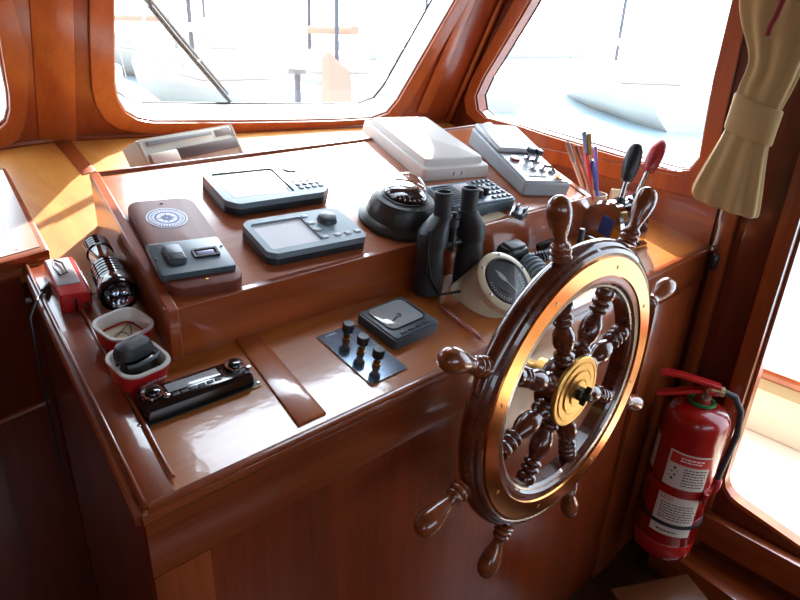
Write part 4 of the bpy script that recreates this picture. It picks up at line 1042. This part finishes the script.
# ------------------------------------------------------------------ outside
struct(MB().box((0, 0, -1.3), (400, 400, .1)).build('ground_water', water))
own = MB().loft([[(-1.9, 1.86, .62), (2.6, 1.86, .62), (2.6, 1.86, -.6), (-1.9, 1.86, -.6)], [(-1.6, 5, .72), (2.4, 5, .72), (2.2, 5, -.8), (-1.4, 5, -.8)], [(0.2, 8.5, .95), (.9, 8.5, .95), (.8, 8.2, -1.0), (.3, 8.2, -1.0)]]).build('foredeck', gel)
tag(own, 'white foredeck of the own boat outside the windscreen', 'deck')
sd_ = MB().box((2.25, .0, .02), (.82, 3.4, .10), .01).build('side_deck', deckc); tag(sd_, 'cream side deck outside the glazed door', 'deck')
bw = thing('bulwark', 'cream bulwark with varnished cap rail seen through the glazed door', 'bulwark')
cz_ = hit((782, 377), XF, Vector((2.62, 0, 0))).z - .024
MB().box((2.66, -.05, (cz_ + .07) / 2), (.06, 3.3, cz_ - .07), .01).build('bulwark_panel', deckc, bw)
cz_ = hit((782, 377), XF, Vector((2.62, 0, 0))).z
MB().box((2.66, -.05, cz_), (.14, 3.3, .045), .012).build('cap_rail', postZ, bw)
MB().box((2.625, -.05, .30), (.012, 3.3, .05), .004).build('rubbing_strip', mat('tan_strip', srgb(190, 172, 132), .6), bw)  # strip in a plain darker tan
# mushroom vent and hatch on the foredeck
def deckpt(x, y, z): return hit((x, y), Vector((0, 0, 1)), Vector((0, 0, z)))
def onY(x, y, Y): return hit((x, y), YF, Vector((0, Y, 0)))
v0 = onY(298, 100, 3.6); v1 = onY(297, 66, 3.6)
mv = thing('deck_vent', 'mushroom vent post on the foredeck in the middle of the windscreen view', 'vent', Matrix.Translation((v0.x, v0.y, .66)))
hh = v1.z - .66
MB().lathe([(.03, 0), (.022, .02), (.020, hh - .05), (0, hh - .05)], 16).build('post', alu, mv)
MB().lathe([(.03, hh - .051), (.065, hh - .045), (.060, hh - .015), (.03, hh), (0, hh)], 20).build('cap', mat('vent_cap', srgb(120, 116, 112), .4, .6), mv)
a, b = onY(322, 100, 7.5), onY(351, 108, 7.5)
hr = thing('canvas_cover', 'tall rust-coloured canvas cover standing beyond the foredeck', 'canvas', Matrix.Translation(((a.x + b.x) / 2, 7.5, -1.2)))
tz = onY(336, 52, 7.5).z + 1.2
MB().loft([[(-.22, -.1, 0), (.22, -.1, 0), (.22, .1, 0), (-.22, .1, 0)], [(-.20, -.08, tz - .1), (.20, -.08, tz - .3), (.20, .08, tz - .3), (-.20, .08, tz - .1)], [(-.16, -.04, tz), (.18, -.04, tz - .25), (.18, .04, tz - .25), (-.16, .04, tz)]]).build('cover', hullr, hr)
MB().tube([(0, 0, 0), (0, 0, tz + 2.5)], .03).build('pole', alu, hr)
# wiper on the windscreen
pW = [Mf(x, y, WT + .075) for x, y in ((119, -35), (148, 0), (176, 34), (205, 69), (226, 94))]
wp = thing('windscreen_wiper', 'long dark windscreen wiper slanting across the left of the windscreen', 'wiper', Matrix.Translation(pW[0]))
wi_ = wp.matrix_world.inverted()
MB().tube([wi_ @ p for p in pW], .010, 10).build('arm', mat('worn_wiper', srgb(84, 84, 84), .5, .3), wp)
off = [Mf(x, y, WT + .053) for x, y in ((150, 6), (176, 38), (205, 72), (231, 103))]
MB().tube([wi_ @ p for p in off], .007, 8).build('blade', blackrub, wp)
MB().tube([wi_ @ Mf(198, 60, WT + .075), wi_ @ Mf(198, 63, WT + .055)], .006).build('blade_clip', steel, wp)
# moored boats
def boat(x, y, L, rz, hullm, label, mast=0, cabin=True, boom=None, sc=1.0):
    M = Matrix.Translation((x, y, -1.25)) @ Rot(rz, 'Z')
    b = thing('moored_boat', label, 'boat', M, None)
    rg = []
    for t, w_, fr in ((0, .75, 1.0), (.15, .95, .98), (.45, 1.0, 1.0), (.75, .75, 1.08), (.93, .32, 1.2), (1, .03, 1.28)):
        xx = (t - .5) * L; ww = L * .15 * w_; z = 1.15 * sc * fr
        rg.append([(xx, -ww * .55, 0), (xx, -ww * .9, z * .45), (xx, -ww, z), (xx, ww, z), (xx, ww * .9, z * .45), (xx, ww * .55, 0)])
    MB().loft(rg).build('hull', hullm, b)
    if cabin:
        MB().box((-L * .04, 0, 1.12 * sc + .31 * sc), (L * .38, L * .19, .6 * sc), .08).build('cabin', hullg, b)
        for k in range(4):
            for s_ in (-1, 1): MB().box((-L * .17 + k * L * .085, s_ * L * .0955, 1.12 * sc + .36 * sc), (L * .05, .02, .2 * sc), .008).build('cabin_window', lgrey, b)
    if mast:
        MB().tube([(L * .06, 0, 1.15), (L * .06, 0, mast)], [.07, .045], 10).build('mast', alu, b)
        MB().tube([(L * .06, 0, 2.4), (-L * .32, 0, 2.5)], .14 if boom else .05, 10).build('boom', boom or alu, b)
        MB().tube([(L * .06, -.6, mast * .6), (L * .06, .6, mast * .6)], .025, 6).build('spreader', alu, b)
        for s_ in (-1, 1): MB().tube([(L * .05, s_ * L * .14, 1.2), (L * .06, s_ * .6, mast * .6), (L * .06, 0, mast - .1)], .012, 5).build('shroud', steel, b)
        MB().tube([(L * .48, 0, 1.3), (L * .06, 0, mast - .1)], .02, 5).build('forestay', steel, b)
for a_ in ((5.0, 17, 10, 1.35, gel, 'white sailing boat with blue sail cover moored beyond the foredeck', 13, True, hullb),
           (9.5, 19, 11, 1.5, gel, 'white sailing yacht with tall mast in the windscreen centre', 15, True, sailc),
           (14.5, 20, 11, 1.3, gel, 'white yacht with rust sail cover at the right of the windscreen', 14, True, hullr),
           (20.5, 20, 12, 1.2, gel, 'white yacht seen through the left of the side window', 15, True, hullb),
           (24.0, 13, 12, .9, gel, 'broad white yacht moored off the side window', 13, True, sailc),
           (30.0, 6.5, 12, .4, gel, 'white yacht far to the right of the side window', 13, True, hullb),
           (3.5, 30, 11, 1.2, gel, 'distant sailing boat with pale cover left behind the first row', 14, True, sailc), (8.0, 32, 11, 1.5, gel, 'distant sailing boat with blue cover behind the first row', 16, True, hullb), (12.5, 33, 11, 1.8, gel, 'distant boat with rust cover behind the yacht in the centre', 13, True, hullr), (17.5, 34, 11, 1.3, gel, 'distant yacht at the right edge of the windscreen view', 16, True, sailc),
           (-2.5, 15, 9, 1.7, gel, 'white boat beyond the left edge of the windscreen', 11, True, hullr)):
    boat(*a_[:4], hullg, a_[5], a_[6], a_[7], a_[8])
qy = MB().box((20, 42, -.6), (90, 6, 1.3), .05).build('quay', mat('quay_stone', srgb(190, 184, 172), .8)); tag(qy, 'long pale stone quay across the harbour', 'quay')

# ------------------------------------------------------------------ light
w = bpy.data.worlds.new('sky'); SC.world = w; w.use_nodes = True
N = w.node_tree.nodes; L = w.node_tree.links; bg = N['Background']
sky = N.new('ShaderNodeTexSky'); sky.sky_type = 'HOSEK_WILKIE'; sky.turbidity = 6; sky.ground_albedo = .5
SUN = Vector((.594, .535, .60)).normalized(); sky.sun_direction = SUN
mx = N.new('ShaderNodeMixRGB'); mx.inputs[0].default_value = .75; mx.inputs[2].default_value = (.82, .94, 1.10, 1)
L.new(sky.outputs[0], mx.inputs[1])
# hazy aureole round the sun
tc = N.new('ShaderNodeTexCoord'); dt = N.new('ShaderNodeVectorMath'); dt.operation = 'DOT_PRODUCT'; dt.inputs[1].default_value = SUN
L.new(tc.outputs['Generated'], dt.inputs[0])
cl_ = N.new('ShaderNodeMath'); cl_.operation = 'MAXIMUM'; cl_.inputs[1].default_value = 0; L.new(dt.outputs['Value'], cl_.inputs[0])
pw_ = N.new('ShaderNodeMath'); pw_.operation = 'POWER'; pw_.inputs[1].default_value = 9; L.new(cl_.outputs[0], pw_.inputs[0])
sm = N.new('ShaderNodeVectorMath'); sm.operation = 'SCALE'; sm.inputs[0].default_value = (2.9, 3.4, 3.9); L.new(pw_.outputs[0], sm.inputs['Scale'])
ad = N.new('ShaderNodeVectorMath'); ad.operation = 'ADD'; L.new(mx.outputs[0], ad.inputs[0]); L.new(sm.outputs[0], ad.inputs[1])
L.new(ad.outputs[0], bg.inputs[0]); bg.inputs[1].default_value = 3.0
sl_ = bpy.data.lights.new('sun', 'SUN'); sl_.energy = 10; sl_.angle = math.radians(.8); sl_.color = (1, .93, .82)
so = bpy.data.objects.new('sun', sl_); COL.objects.link(so); so.rotation_euler = SUN.to_track_quat('Z', 'Y').to_euler()
vs = SC.view_settings; vs.view_transform = 'Standard'; vs.look = 'None'; vs.gamma = 1; vs.use_curve_mapping = False; vs.exposure = 0.74
